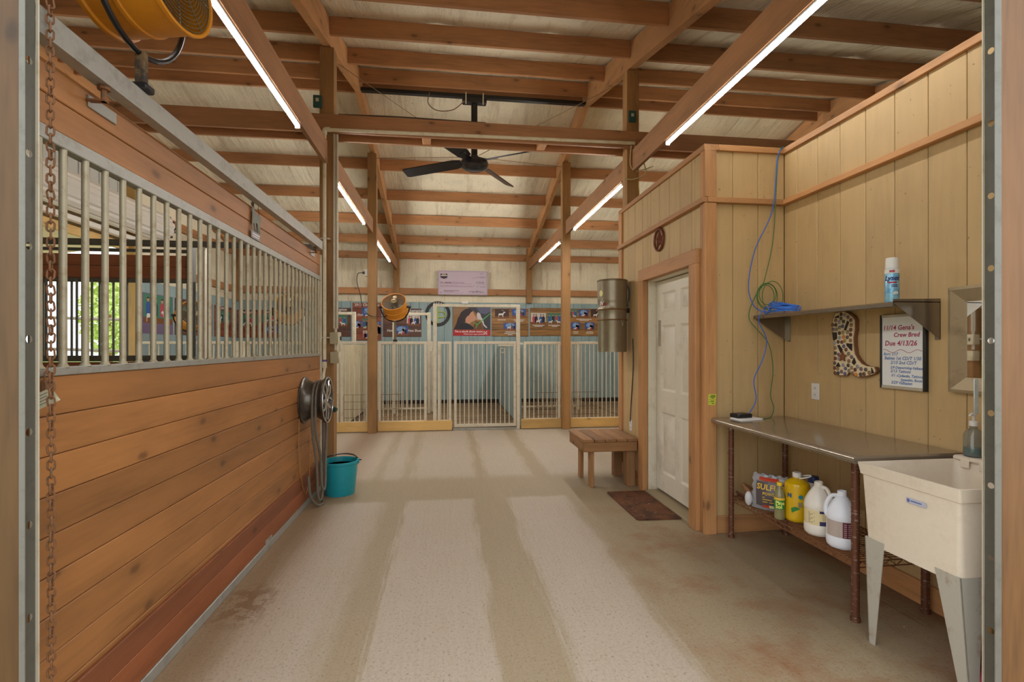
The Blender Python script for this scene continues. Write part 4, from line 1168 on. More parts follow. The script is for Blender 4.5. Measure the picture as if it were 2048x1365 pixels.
obj('drain_trap', MB().tube(catmull([(2.28, 1.93, .345), (2.28, 1.93, .26), (2.32, 1.93, .2), (2.38, 1.93, .22), (2.42, 1.93, .3), (2.5, 1.93, .32), (2.585, 1.93, .32)], 5), .024, 10), BLACKP, sk)
obj('faucet', MB().tube(catmull([(2.535, 1.93, KZ1 + .02), (2.53, 1.93, KZ1 + .13), (2.49, 1.93, KZ1 + .17), (2.43, 1.93, KZ1 + .15), (2.41, 1.93, KZ1 + .1)], 6), .012, 10).cyl((2.535, 1.93, KZ1 + .02), (2.535, 1.93, KZ1 + .05), .022, n=12).cyl((2.535, 1.86, KZ1 + .04), (2.535, 2.0, KZ1 + .04), .01, n=8), simple('faucet_metal', (110, 100, 92), .2, .8), sk)
mb = MB(); stx = lambda a, b, q: (KX0 + .0105 - (KZ1 - .115 + b - (KZ1 - .055)) * 0.06 - q, a, KZ1 - .118 + b)
mb.prism([(1.92, 0), (1.83, -.0), (1.83, .022), (1.92, .022)], stx, .001, .002)
mb.m = 1; mb.prism([(1.917, .004), (1.905, .004), (1.905, .018), (1.917, .018)], stx, .002, .0025)
mb.prism([(1.9, .009), (1.85, .009), (1.85, .014), (1.9, .014)], stx, .002, .0024)
obj('sticker', mb, [simple('sticker_pale', (188, 190, 206), .4), simple('sticker_blue', (96, 108, 164), .4)], sk)
# soap bottle on the ledge
sb = (2.515, 2.105)
t = thing('soap_pump', 'clear soap pump bottle with blue soap on the sink ledge', 'soap bottle', (sb[0], sb[1], KZ1 + .022))
gl = simple('clear_glass', (222, 226, 220), .03, 0, spec=.6); gl.node_tree.nodes['Principled BSDF'].inputs['Transmission Weight'].default_value = .9
obj('bottle', MB().lathe(sb + (KZ1 + .0225,), [(0, 0), (.036, 0), (.04, .005), (.04, .1), (.03, .125), (.016, .135), (.016, .15), (.0145, .15), (.0145, .136), (.028, .123), (.0385, .099), (.0385, .006), (0, .004)], 24), gl, t)
obj('soap', MB().lathe(sb + (KZ1 + .0275,), [(0, 0), (.0375, 0), (.0375, .038), (0, .038)], 24), simple('soap_blue', (84, 140, 152), .1), t)
obj('pump', MB().lathe(sb + (KZ1 + .17,), [(.018, 0), (.018, .02), (.012, .024), (.006, .026), (.006, .05), (.012, .052), (.012, .062), (0, .064)], 16).tube([(sb[0], sb[1], KZ1 + .228), (sb[0] - .03, sb[1] - .01, KZ1 + .226), (sb[0] - .036, sb[1] - .012, KZ1 + .218)], .005, 6), WHITEP, t)
# things under the sink
t = thing('red_tub', 'red plastic tub under the sink at the right edge', 'tub', (2.42, 1.9, 0))
tub_o = obj('tub', MB().lathe((2.44, 2.0, .06), [(0, 0), (.09, 0), (.11, .19), (.116, .195), (.113, .2), (.105, .19), (.086, .01), (0, .01)], 24), simple('red_plastic', (176, 30, 48), .35), t)
obj('tub_rim', MB().ring((2.44, 2.0, .258), .114, .006, 'z', 24, 6), simple('red_plastic', (176, 30, 48), .35), tub_o)
obj('tub_base', MB().lathe((2.44, 2.0, .0), [(0, 0), (.085, 0), (.09, .06), (0, .06)], 24), simple('red_plastic', (176, 30, 48), .35), t)
t = thing('pink_dustpan', 'pink plastic dustpan leaning under the sink in front of the red tub', 'dustpan', (2.3, 1.9, 0))
PINK = simple('pink_plastic', (236, 96, 140), .4)
mb = MB(); mb.M = Matrix.Translation((2.285, 1.835, .002)) @ Matrix.Rotation(.55, 4, 'Z') @ Matrix.Rotation(-.25, 4, 'X')
mb.box(-.11, .11, 0, .012, 0, .17, .003).box(-.11, -.1, 0, .06, .0, .17, .003).box(.1, .11, 0, .06, 0, .17, .003).box(-.11, .11, .0, .06, .0, .012, .003)
obj('pan', mb, PINK, t)
t = thing('scrub_brush', 'long brush with wooden handle and green grip standing under the sink', 'brush', (2.2, 1.77, 0))
obj('handle', MB().cyl((2.21, 1.78, .2), (2.285, 1.845, .42), .011, n=10), W_kick('Z'), t)
obj('grip', MB().cyl((2.165, 1.74, .04), (2.21, 1.78, .2), .014, n=10), simple('grip_green', (20, 92, 66), .5), t)
obj('brush_head', MB().box(2.13, 2.2, 1.70, 1.77, 0, .04, .006), W_kick('X'), t)

# ------------------------------------------------------------------ wall shelf and what is on it
HX0, HX1, HY0, HY1, HZ = 2.305, 2.589, 2.335, 3.535, 1.655
sh = thing('wall_shelf', 'stainless steel wall shelf on triangular brackets above the table', 'shelf', (2.45, 2.93, HZ))
mb = MB().prism([(HX1, HZ), (HX0 + .01, HZ), (HX0, HZ - .006), (HX0, HZ - .026), (HX0 + .006, HZ - .03), (HX0 + .02, HZ - .026), (HX0 + .02, HZ - .023), (HX0 + .007, HZ - .025), (HX0 + .004, HZ - .01), (HX0 + .012, HZ - .004), (HX1, HZ - .004)], XZ, HY0, HY1)
obj('shelf_plate', mb, STEEL, sh)
for y0 in (HY0, HY1 - .075):
    yb = y0 if y0 == HY0 else HY1 - .003
    mb = MB().prism([(HX0 + .004, HZ - (.008 if y0 == HY0 else .02)), (HX0 + .004, HZ + (.012 if y0 == HY0 else -.018)), (HX1, HZ + (.018 if y0 == HY0 else -.005)), (HX1, HZ - .2)], XZ, yb, yb + .003)
    mb.box(HX1 - .003, HX1, yb, yb + .03 if y0 == HY0 else yb + .003, HZ - .2, HZ)
    if y0 != HY0: mb.box(HX1 - .003, HX1, yb - .03, yb, HZ - .2, HZ - .005)
    obj('bracket', mb, STEEL, sh)
# spray can
cc = (2.405, 2.44); z0 = HZ + .0005
cn = thing('spray_can', 'blue and white aerosol spray can standing on the steel wall shelf', 'spray can', (cc[0], cc[1], z0))
canb = obj('can', MB().lathe(cc + (z0,), [(0, 0), (.032, 0), (.033, .004), (.033, .182), (.03, .188), (0, .188)], 28), stained('can_blue', (150, 200, 222), (60, 138, 186), .8, 9, .25, .2), cn)
obj('can_white', label_band(cc, .033, 0, 2 * PI, z0 + .16, z0 + .184, 28), WHITEP, cn, recalc=False)
obj('cap', MB().lathe(cc + (z0 + .186,), [(.031, 0), (.0315, .004), (.029, .055), (.027, .06), (.012, .06), (.011, .045), (0, .045)], 28), WHITEP, cn)
bx('nozzle', cc[0] - .012, cc[0] - .002, cc[1] - .012, cc[1] - .002, z0 + .232, z0 + .242, simple('nozzle', (150, 140, 112), .4), cn, .002)
CF = math.radians(226)
lm = MB(); lm.m = 0
put_text(lm, 'Lysol', .035, around(*cc, .0337, CF - 1.15, z0 + .122), shear=.3, bold=.0012)
obj('can_lettering', lm, simple('print_navy', (36, 44, 110), .4), canb, recalc=False)
lm = MB(); lm.m = 1
n = 8; f = around(*cc, .0336, CF, z0)
lm.add([f(-.018 + .04 * i / n, z) for i in range(n + 1) for z in (.106, .114)], [(2 * i, 2 * i + 2, 2 * i + 3, 2 * i + 1) for i in range(n)])
lm.add([f(-.012 + .024 * i / n, z) for i in range(n + 1) for z in (.165, .177)], [(2 * i, 2 * i + 2, 2 * i + 3, 2 * i + 1) for i in range(n)])
lm.m = 0
for q in range(2): lm.add([f(-.004 + .03 * i / n, z) for i in range(n + 1) for z in (.094 - q * .008, .098 - q * .008)], [(2 * i, 2 * i + 2, 2 * i + 3, 2 * i + 1) for i in range(n)])
lm.m = 2
lm.add([f(a, b) for a, b in ((.0, .05), (.012, .062), (.026, .06), (.03, .05), (.02, .044), (.008, .044))], [(0, 1, 2, 3, 4, 5)])
obj('can_print', lm, [simple('print_navy', (36, 44, 110), .4), simple('print_red', (176, 52, 60), .4), WHITEP], canb, recalc=False)
# cables
BLUEC = simple('blue_cable', (52, 104, 196), .4); PURC = BLUEC; GRNC = simple('green_cable', (52, 112, 50), .4)
c1 = thing('blue_cable', 'blue network cable coiled on the shelf end and dropping to the table', 'cable', (2.3, 3.4, .9))
obj('upper_run', MB().tube(catmull([(2.56, 3.548, 2.955), (2.50, 3.53, 2.85), (2.453, 3.52, 2.459), (2.31, 3.52, 2.151), (2.257, 3.52, 1.885), (2.289, 3.52, 1.745), (2.345, 3.51, 1.69), (2.38, 3.44, 1.672)], 8), .0038, 6), BLUEC, c1)
cp = []
for k in range(6 * 16 + 1):
    a = 2 * PI * k / 16; w = k // 16
    r = .098 + .012 * math.sin(w * 2.2 + .7); cp.append((2.41 + r * .78 * math.cos(a + w * .15) + .008 * math.sin(w * 3), 3.33 + r * 1.25 * math.sin(a + w * .15), HZ + .012 + w * .007 + .004 * math.sin(a * 2 + w) + max(0, .03 * (math.cos(a) * .7 + math.sin(a) * .7) + .018)))
obj('coil', MB().tube(cp, .0038, 6), simple('blue_coil', (56, 118, 214), .35), c1)
obj('coil_tie', MB().ring((2.335, 3.42, HZ + .03), .026, .005, 'x', 12, 6), BLUEC, c1)
obj('lower_run', MB().tube(catmull([(2.33, 3.42, HZ + .03), (2.296, 3.43, HZ + .008), (2.29, 3.44, HZ - .06), (2.356, 3.45, 1.468), (2.324, 3.45, 1.32), (2.256, 3.45, 1.171), (2.272, 3.45, 1.023), (2.214, 3.45, .92), (2.17, 3.44, .902)], 8), .0038, 6), BLUEC, c1)
c2 = thing('green_cable', 'green network cable looped above the shelf end and trailing onto the table', 'cable', (2.4, 3.5, .9))
obj('upper_run', MB().tube(catmull([(2.57, 3.55, 2.955), (2.51, 3.535, 2.86), (2.468, 3.53, 2.264), (2.40, 3.525, 1.96), (2.36, 3.52, 1.86)], 8), .003, 6), GRNC, c2)
for (cx, cz, rx, rz) in ((2.395, 1.80, .068, .085), (2.405, 1.80, .085, .10), (2.41, 1.815, .07, .08), (2.45, 1.80, .085, .115)):
    obj('loop', MB().ring((cx, 3.515, cz), 1, .0028, 'y', 28, 6, rx, rz), GRNC, c2)
obj('lower_run', MB().tube(catmull([(2.36, 3.518, 1.88), (2.32, 3.53, 1.8), (2.285, 3.548, 1.70), (2.285, 3.548, 1.62), (2.337, 3.53, 1.544), (2.41, 3.5, 1.431), (2.443, 3.5, 1.242), (2.423, 3.5, 1.053), (2.45, 3.5, .955), (2.398, 3.46, .892), (2.30, 3.4, .889), (2.24, 3.42, .889)], 8), .003, 6), GRNC, c2)
rt = thing('router_box', 'small black router box on white papers at the far table end', 'router', (2.14, 3.42, TZ1))
mb = MB(); mb.M = Matrix.Translation((2.14, 3.43, TZ1 + .012)) @ Matrix.Rotation(.2, 4, 'Z')
obj('case', mb.box(-.065, .065, -.045, .045, 0, .03, .006), BLACKP, rt)
mb = MB(); mb.M = Matrix.Translation((2.15, 3.40, TZ1 + .0008)) @ Matrix.Rotation(.15, 4, 'Z')
solo('paper_stack', mb.box(-.09, .1, -.065, .05, 0, .004, .001).box(-.08, .11, -.06, .055, .0045, .0108, .001), simple('paper', (232, 228, 222), .7), 'white papers under the black router box on the table', 'papers')
# stickers on the corner post
mb = MB(); fq = lambda a, b, q: (a, OY - .0362 - q, b)
mb.prism([(1.94, 1.02), (2.006, 1.02), (2.008, 1.06), (1.948, 1.06)], fq, 0, .0008)
mb.prism([(1.945, .978), (1.998, .978), (2.006, 1.016), (1.943, 1.016)], fq, 0, .0008)
mb.m = 1
for z, a, b in ((1.046, 1.963, 2.0), (1.037, 1.956, 2.0), (1.027, 1.968, 1.99), (1.004, 1.962, 1.992), (.999, 1.948, 1.955), (.988, 1.97, 1.99)): mb.prism([(a, z), (b, z), (b, z + .005), (a, z + .005)], fq, .0008, .0012)
solo('yellow_stickers', mb, [simple('sticker_yellow', (196, 206, 60), .6), BLK], 'two small yellow stickers on the corner board above the table', 'stickers')
# outlets
def outlet(x, yc, zc, label, nrm=-1):
    t = thing('wall_outlet', label, 'outlet', (x, yc, zc - .06))
    bx('plate', x - .006, x - .0005, yc - .037, yc + .037, zc - .058, zc + .058, WHITEP, t, .002)
    for dz in (-.022, .022):
        sck = bx('socket', x - .0085, x - .006, yc - .017, yc + .017, zc + dz - .014, zc + dz + .014, WHITEP, t, .002)
        mb = MB().box(x - .009, x - .0085, yc - .008, yc - .005, zc + dz - .006, zc + dz + .006).box(x - .009, x - .0085, yc + .005, yc + .008, zc + dz - .006, zc + dz + .006)
        obj('slots', mb, BLK, sck)
outlet(WX, 3.24, 1.10, 'white wall outlet on the tan wall above the table')
outlet(OX, 5.12, .58, 'white wall outlet low behind the wooden bench')

# boot mosaic
OUT = [(3.036, 1.646), (2.966, 1.651), (2.918, 1.638), (2.88, 1.613), (2.862, 1.586), (2.862, 1.527), (2.873, 1.475), (2.871, 1.423), (2.862, 1.371), (2.839, 1.338), (2.808, 1.31), (2.773, 1.297), (2.717, 1.294), (2.705, 1.271), (2.717, 1.253), (2.773, 1.233), (2.835, 1.224), (2.871, 1.228), (2.899, 1.245), (2.927, 1.253), (2.942, 1.227), (2.996, 1.224), (3.041, 1.231), (3.044, 1.345), (3.044, 1.462), (3.062, 1.549), (3.057, 1.596)]
ST = [(3.049, 1.563), (3.022, 1.561), (3.045, 1.533), (3.016, 1.532), (2.976, 1.629), (2.947, 1.621), (2.92, 1.607), (2.978, 1.602), (3.023, 1.591), (2.993, 1.578), (2.957, 1.581), (2.897, 1.587), (2.894, 1.556), (2.965, 1.551), (2.99, 1.544), (2.898, 1.525), (2.991, 1.506), (2.962, 1.509), (2.924, 1.51), (2.899, 1.494), (2.988, 1.477), (2.957, 1.481), (2.926, 1.478), (2.9, 1.458), (3.032, 1.441), (3.002, 1.449), (2.971, 1.447), (2.947, 1.454), (2.955, 1.42), (3.026, 1.409), (2.936, 1.398), (3.025, 1.374), (2.997, 1.365), (2.915, 1.372), (3.025, 1.339), (2.996, 1.338), (2.891, 1.351), (3.031, 1.308), (2.913, 1.325), (2.96, 1.298), (2.918, 1.297), (3.032, 1.275), (3.005, 1.271), (2.941, 1.275), (2.891, 1.283), (3.028, 1.242), (3.001, 1.243), (2.973, 1.254), (2.912, 1.262), (2.863, 1.271), (2.844, 1.292), (2.817, 1.278), (2.782, 1.276), (2.883, 1.249), (2.856, 1.241), (2.821, 1.244), (2.795, 1.248), (2.756, 1.258), (2.944, 1.242)]
SHD = [[(2.923, 1.584), (2.911, 1.574), (2.937, 1.522), (2.95, 1.526)], [(3.049, 1.513), (3.013, 1.512), (3.011, 1.47), (3.034, 1.458), (3.042, 1.466)], [(2.93, 1.44), (2.886, 1.436), (2.888, 1.391), (2.927, 1.423)], [(3.006, 1.427), (2.991, 1.429), (2.964, 1.398), (2.976, 1.373)], [(2.869, 1.347), (2.856, 1.317), (2.869, 1.301), (2.886, 1.316)], [(2.998, 1.313), (2.982, 1.285), (3.02, 1.285)], [(2.738, 1.29), (2.721, 1.258), (2.736, 1.253)], [(3.031, 1.613), (2.993, 1.624), (2.996, 1.607), (3.021, 1.607)]]
bt = thing('boot_mosaic', 'cowboy boot plaque covered with round stones hanging under the shelf', 'wall decoration', (2.57, 2.9, 1.22))
obj('boot_board', MB().prism([(y + .0 * z, z) for y, z in OUT], YZ, 2.565, WX - .001), simple('boot_wood', (128, 84, 52), .6), bt)
ctr = (2.93, 1.42)
obj('grout', MB().prism([(y + .008 * (ctr[0] + (.02 if z > 1.3 else -.06) - y > 0) - .008 * (ctr[0] + (.02 if z > 1.3 else -.06) - y <= 0), z + (.005 if z < 1.25 else -.006 if z > 1.6 else 0)) for y, z in OUT], YZ, 2.562, 2.5655), simple('grout', (226, 206, 166), .8), bt)
scol = [(118, 74, 58), (96, 84, 72), (140, 122, 96), (84, 70, 62), (124, 96, 108), (96, 96, 130), (150, 150, 148), (70, 62, 56), (146, 110, 78), (110, 60, 44)]
smat = [simple('stone_tone_%d' % i, c, .25, 0, .3, 60) for i, c in enumerate(scol)] + [simple('stone_orange', (206, 126, 52), .3), simple('stone_gold', (164, 136, 62), .3)]
sme = [mesh_of('stone', MB().lathe((0, 0, 0), [(.0125, 0), (.0125, -.003), (.009, -.0062), (.0, -.007)], 10, 'x'), m) for m in smat]
for i, (y, z) in enumerate(ST):
    k = 10 if i in (21, 54) else 11 if i in (17, 27) else (i * 7 + i // 3) % 10
    inst('stone', sme[k], bt, (2.5622, y, z))
for s in SHD: obj('shard', MB().prism(s, YZ, 2.556, 2.5625), simple('shard_black', (36, 28, 26), .3), bt)
sp = []
for k in range(10):
    a = PI / 2 + PI * k / 5; r = .036 if k % 2 == 0 else .015
    sp.append((2.955 + r * math.cos(a), 1.352 + r * math.sin(a)))
obj('star', MB().prism(sp, YZ, 2.546, 2.556), simple('star_brown', (132, 76, 50), .5), bt)

# whiteboard
wbm = thing('whiteboard', 'small whiteboard with red and blue handwriting under the shelf end', 'whiteboard', (2.58, 2.55, 1.17))
WY0, WY1, WZ0, WZ1 = 2.40, 2.69, 1.172, 1.605
wpn = bx('panel', 2.574, WX - .001, WY0 + .004, WY1 - .004, WZ0 + .004, WZ1 - .004, simple('board_white', (236, 234, 228), .15), wbm, .001)
for a, b, c, d, m in ((WY1 - .012, WY1, WZ0, WZ1, BLACKP), (WY0, WY0 + .018, WZ0, WZ1, BLACKP), (WY0 + .018, WY1 - .012, WZ0, WZ0 + .018, CONDUIT), (WY0 + .018, WY1 - .012, WZ1 - .016, WZ1, CONDUIT)):
    bx('frame_strip', 2.568, WX - .001, a, b, c, d, m, wbm, .002)
wt = lambda y0, z0: (lambda a, b: (2.5735, y0 - a, z0 + b))
RED = simple('marker_red', (168, 42, 84), .5); BLU = simple('marker_blue', (54, 104, 168), .5)
lm = MB(); lm.m = 0
for txt, y, z, s in (("11/14 Gena's", 2.672, 1.515, .038), ('Crew Bred', 2.602, 1.474, .036), ('Due 4/13/26', 2.660, 1.424, .0405)): put_text(lm, txt, s, wt(y, z), shear=.15, bold=.0009)
pts = [(2.5735, 2.67 - .006 * i, 1.392 + .009 * math.sin(i * .36 + 1)) for i in range(42)]
lm.tube(pts, .0013, 5)
lm.m = 1
for txt, y, z, s in (('Born 1/17', 2.668, 1.367, .023), ('Babies 1st CD/T 1/30', 2.662, 1.342, .0265), ('2/13 2nd CD/T', 2.622, 1.317, .0265), ('2/9 Deworming-Valbazen', 2.622, 1.290, .021), ('2/13 Tattoos', 2.622, 1.268, .0245), ('3/1 -Cydectin, Tattoos', 2.618, 1.244, .0215), ('Synanthic, Boost', 2.555, 1.222, .0195), ('3/29 Valbazen', 2.618, 1.202, .024)): put_text(lm, txt, s, wt(y, z), shear=.2, bold=.0005)
obj('handwriting', lm, [RED, BLU], wpn, recalc=False)

# mirror
mi = thing('wall_mirror', 'wall mirror in a wide tarnished metal frame above the sink', 'mirror', (2.58, 2.0, 1.18))
MY0, MY1, MZ0, MZ1, MW = 1.70, 2.272, 1.185, 1.722, .078
FRM = stained('mirror_frame', (172, 152, 118), (120, 102, 76), .6, 8, .4, .35)
o_ = [(MY1, MZ0), (MY1, MZ1), (MY0, MZ1), (MY0, MZ0)]; i_ = [(MY1 - MW, MZ0 + MW), (MY1 - MW, MZ1 - MW), (MY0 + MW, MZ1 - MW), (MY0 + MW, MZ0 + MW)]
for k in range(4):
    a, b, c, d = o_[k], o_[(k + 1) % 4], i_[(k + 1) % 4], i_[k]
    mid = lambda p, q, f: (p[0] + (q[0] - p[0]) * f, p[1] + (q[1] - p[1]) * f)
    e, g = mid(a, d, .2), mid(b, c, .2)
    v = [(WX - .001, *a), (WX - .001, *b), (2.562, *a), (2.562, *b), (2.558, *e), (2.558, *g), (2.576, *d), (2.576, *c), (WX - .001, *d), (WX - .001, *c)]
    obj('frame_side', MB().add(v, [(0, 1, 3, 2), (2, 3, 5, 4), (4, 5, 7, 6), (6, 7, 9, 8), (0, 2, 4, 6, 8), (1, 9, 7, 5, 3), (0, 8, 9, 1)]), FRM, mi, sharp=20)
mm = NT('mirror_glass'); mm.out((.9, .9, .9, 1), .02, 1.0)
bx('glass', 2.580, 2.584, MY0 + MW - .004, MY1 - MW + .004, MZ0 + MW - .004, MZ1 - MW + .004, mm.mat, mi, 0)

# ------------------------------------------------------------------ star, mat, bench, canister
st = thing('star_ornament', 'rusty brown ring-and-star ornament above the white door', 'wall decoration', (OX - .01, 4.385, 2.27))
sc_ = (OX - .014, 4.385, 2.40)
SBR = simple('star_rust', (112, 56, 34), .45, .3, .2, 20)
obj('ring', MB().ring(sc_, .098, .011, 'x', 36, 8), SBR, st)
vs = [(OX - .034, sc_[1], sc_[2])]
for k in range(10):
    a = PI / 2 + PI * k / 5; r = .096 if k % 2 == 0 else .04
    vs.append((OX - .006, sc_[1] + r * math.cos(a), sc_[2] + r * math.sin(a)))
obj('star', MB().add(vs, [(0, 1 + k, 1 + (k + 1) % 10) for k in range(10)] + [tuple(range(1, 11))]), SBR, st, sharp=5)
mt = NT('door_mat'); v = mt.coords(); a = mt.noise(v, 5, 5, .7); b = mt.noise(v, 60, 4, .7)
cc1 = mt.ramp(a, [(.35, lin((66, 40, 26))), (.55, lin((124, 76, 42)))])
v2 = mt.coords(0, (1, 3, 1)); s1 = mt.math('GREATER_THAN', mt.noise(v2, 26, 3, .6), .66)
mt.bump(b, .6, .01)
mt.out(mt.mix(mt.math('MULTIPLY', s1, .8), mt.mix(mt.math('MULTIPLY', b, .5), cc1, lin((50, 32, 22))), lin((186, 142, 84))), .9)
solo('door_mat', MB().prism([(1.545, 3.90), (1.915, 3.885), (1.93, 3.90), (1.93, 4.655), (1.915, 4.67), (1.54, 4.675), (1.525, 4.66), (1.53, 3.915)], XY, .001, .014), mt.mat, 'worn brown doormat littered with hay before the white door', 'doormat')
bn = thing('bench', 'small weathered wooden bench against the tan wall beyond the door', 'bench', (1.6, 5.13, 0))
ax, bxx, ay, by, tz = 1.335, 1.905, 4.83, 5.43, .49
for i in range(5):
    x0 = ax + (bxx - ax) * i / 5
    bx('top_plank', x0 + .003, x0 + (bxx - ax) / 5 - .003, ay - random.uniform(.0, .012), by + random.uniform(0, .012), tz - .03, tz, W_bench('Y'), bn, .004)
for y0 in (ay, by - .038): bx('apron', ax + .01, bxx - .01, y0, y0 + .038, tz - .125, tz - .031, W_bench('X'), bn, .004)
for x0 in (ax, bxx - .038): bx('apron', x0 + .0, x0 + .038, ay + .039, by - .039, tz - .125, tz - .031, W_bench('Y'), bn, .004)
for x0, x1 in ((1.42, 1.46), (1.80, 1.89)):
    for y0, y1 in ((ay + .04, ay + .13), (by - .17, by - .08)):
        bx('leg', x0, x1, y0, y1, 0, tz - .032, W_bench('Z'), bn, .005)
can = thing('metal_canister', 'tall dented metal canister strapped to the tan wall above the bench', 'canister', (1.755, 5.19, 1.36))
cx = (1.755, 5.19); CANM = stained('canister_metal', (150, 138, 114), (104, 88, 64), .5, 3.5, .3, .55, (1, 1, .6))
obj('body', MB().lathe(cx + (1.36,), [(0, 0), (.152, 0), (.152, .33), (.155, .345), (.152, .36), (.152, .44), (.157, .452), (.152, .464), (.154, .53), (.157, .545), (.156, .56), (.16, .75), (0, .75)], 36), CANM, can)
obj('lid', MB().lathe(cx + (2.108,), [(.162, 0), (.163, .014), (.158, .02), (0, .026)], 36), simple('canister_lid', (112, 98, 72), .4, .5), can)
for z in (1.70, 1.81): obj('clamp_band', MB().ring(cx + (z,), .156, .007, 'z', 36, 6), simple('band_brown', (122, 86, 48), .5, .3), can)
obj('latch', MB().tube(catmull([(cx[0] + .04, cx[1] - .155, 1.70), (cx[0] + .045, cx[1] - .17, 1.67), (cx[0] + .053, cx[1] - .165, 1.63), (cx[0] + .063, cx[1] - .165, 1.67), (cx[0] + .066, cx[1] - .15, 1.70)], 4), .004, 6), CANM, can)
obj('side_hose', MB().tube(catmull([(cx[0] + .15, cx[1] - .05, 2.07), (cx[0] + .166, cx[1] - .06, 2.0), (cx[0] + .16, cx[1] - .05, 1.9), (cx[0] + .154, cx[1] - .04, 1.84)], 4), .006, 6), BLACKP, can)
bx('wall_bracket', cx[0] + .14, OX, cx[1] - .03, cx[1] + .03, 1.78, 1.83, BLACKM, can)
bx('wall_bracket', cx[0] + .15, OX, cx[1] - .02, cx[1] + .02, 1.87, 1.9, PENM, can)
lm = MB(); f = around(*cx, .1592, math.radians(205), 1.36)
lm.m = 0; lm.add([f(.028 * math.cos(q * PI / 8), .62 + .034 * math.sin(q * PI / 8)) for q in range(16)], [tuple(range(16))])
obj('round_label', lm, simple('label_round', (226, 214, 140), .5), can, recalc=False)
lm = MB(); f = around(*cx, .1585, math.radians(196), 1.36)
lm.m = 0; lm.add([f(a, b) for a, b in ((.045, .49), (.1, .5), (.06, .525))], [(0, 1, 2)])
lm.m = 1; put_text(lm, 'IV', .055, around(*cx, .159, math.radians(200), 1.855), bold=.003)
lm.add([f(a, b) for a, b in ((.02, .472), (.075, .472), (.075, .478), (.02, .478))], [(0, 1, 2, 3)])
obj('red_label', lm, [simple('label_red', (150, 36, 42), .5), WHITEP], can, recalc=False)
solo('black_cord', MB().tube(catmull([(OX - .008, 5.05, 1.5), (OX - .008, 5.04, 1.2), (OX - .009, 5.10, .8), (OX - .012, 5.12, .62)], 6), .005, 6), BLACKP, 'black power cord running down the tan wall to the low outlet', 'cord')
# ------------------------------------------------------------------ posters on the blue boards
def plank_print(name, rgb, vertical=False):
    t = NT(name); v = t.coords(0); sx = t.n('ShaderNodeSeparateXYZ'); t.l(v, sx.inputs[0])
    f = t.math('FRACT', t.math('MULTIPLY', sx.outputs[2], 6.5)); fl = t.math('FLOOR', t.math('MULTIPLY', sx.outputs[2], 6.5))
    wn = t.n('ShaderNodeTexWhiteNoise'); wn.noise_dimensions = '1D'; t.l(fl, wn.inputs['W'])
    n = t.noise(t.coords(23.0, (.6, .6, 7)), 5, 4, .65)
    c = lin(rgb); col = t.ramp(n, [(.3, tuple(x * .45 for x in c[:3])), (.6, c), (.8, tuple(min(1, x * 1.25) for x in c[:3]))])
    br = t.math('ADD', .7, t.math('MULTIPLY', wn.outputs[0], .5))
    sc = t.n('ShaderNodeVectorMath', operation='SCALE'); t.l(col, sc.inputs[0]); t.l(br, sc.inputs[3])
    ln = t.math('LESS_THAN', f, .06)
    return t.out(t.mix(t.math('MULTIPLY', ln, .75), sc.outputs[0], lin((44, 28, 20))), .45)
PW1 = plank_print('poster_oak', (168, 122, 68)); PW2 = plank_print('poster_walnut', (112, 76, 62)); PW3 = plank_print('poster_red_wood', (158, 88, 62))
C = lambda n, c: simple('print_' + n, c, .5)
PH = [C('stage_blue', (58, 88, 160)), C('light_blue', (128, 164, 206)), C('goat_white', (232, 228, 222)), C('dark_cloth', (36, 38, 50)), C('skin', (206, 152, 124)), C('ring_brown', (128, 80, 46)), C('pink_cloth', (190, 70, 86)), C('dark_brown', (74, 48, 38)), C('pale_hall', (206, 202, 192)), C('green_cloth', (70, 128, 104))]
GOAT = [(0, 0), (.05, 0), (.06, .3), (.13, .3), (.14, .32), (.5, .34), (.56, .3), (.6, 0), (.66, 0), (.67, .32), (.72, .5), (.78, .72), (.9, .7), (.98, .76), (.95, .84), (.8, .95), (.74, .92), (.6, .68), (.45, .62), (.12, .64), (.02, .58), (0, .4)]
def figure(mb, x, z, h, m, P):
    mb.m = m; mb.prism([(x - .16 * h, z), (x + .16 * h, z), (x + .19 * h, z + .55 * h), (x + .1 * h, z + .74 * h), (x - .1 * h, z + .74 * h), (x - .19 * h, z + .55 * h)], P(.001), 0, .0006)
    mb.m = 4; mb.prism([(x + .1 * h * math.cos(q * PI / 4), z + .85 * h + .12 * h * math.sin(q * PI / 4)) for q in range(8)], P(.0012), 0, .0006)
    mb.m = 7; mb.prism([(x + .11 * h * math.cos(q * PI / 4), z + .9 * h + .1 * h * math.sin(q * PI / 4)) for q in range(5)], P(.0016), 0, .0006)
def goat(mb, x, z, w, P, flip=False):
    mb.m = 2; mb.prism([(x + (w * (1 - a) if flip else w * a), z + b * w * .85) for a, b in GOAT], P(.002), 0, .0006)
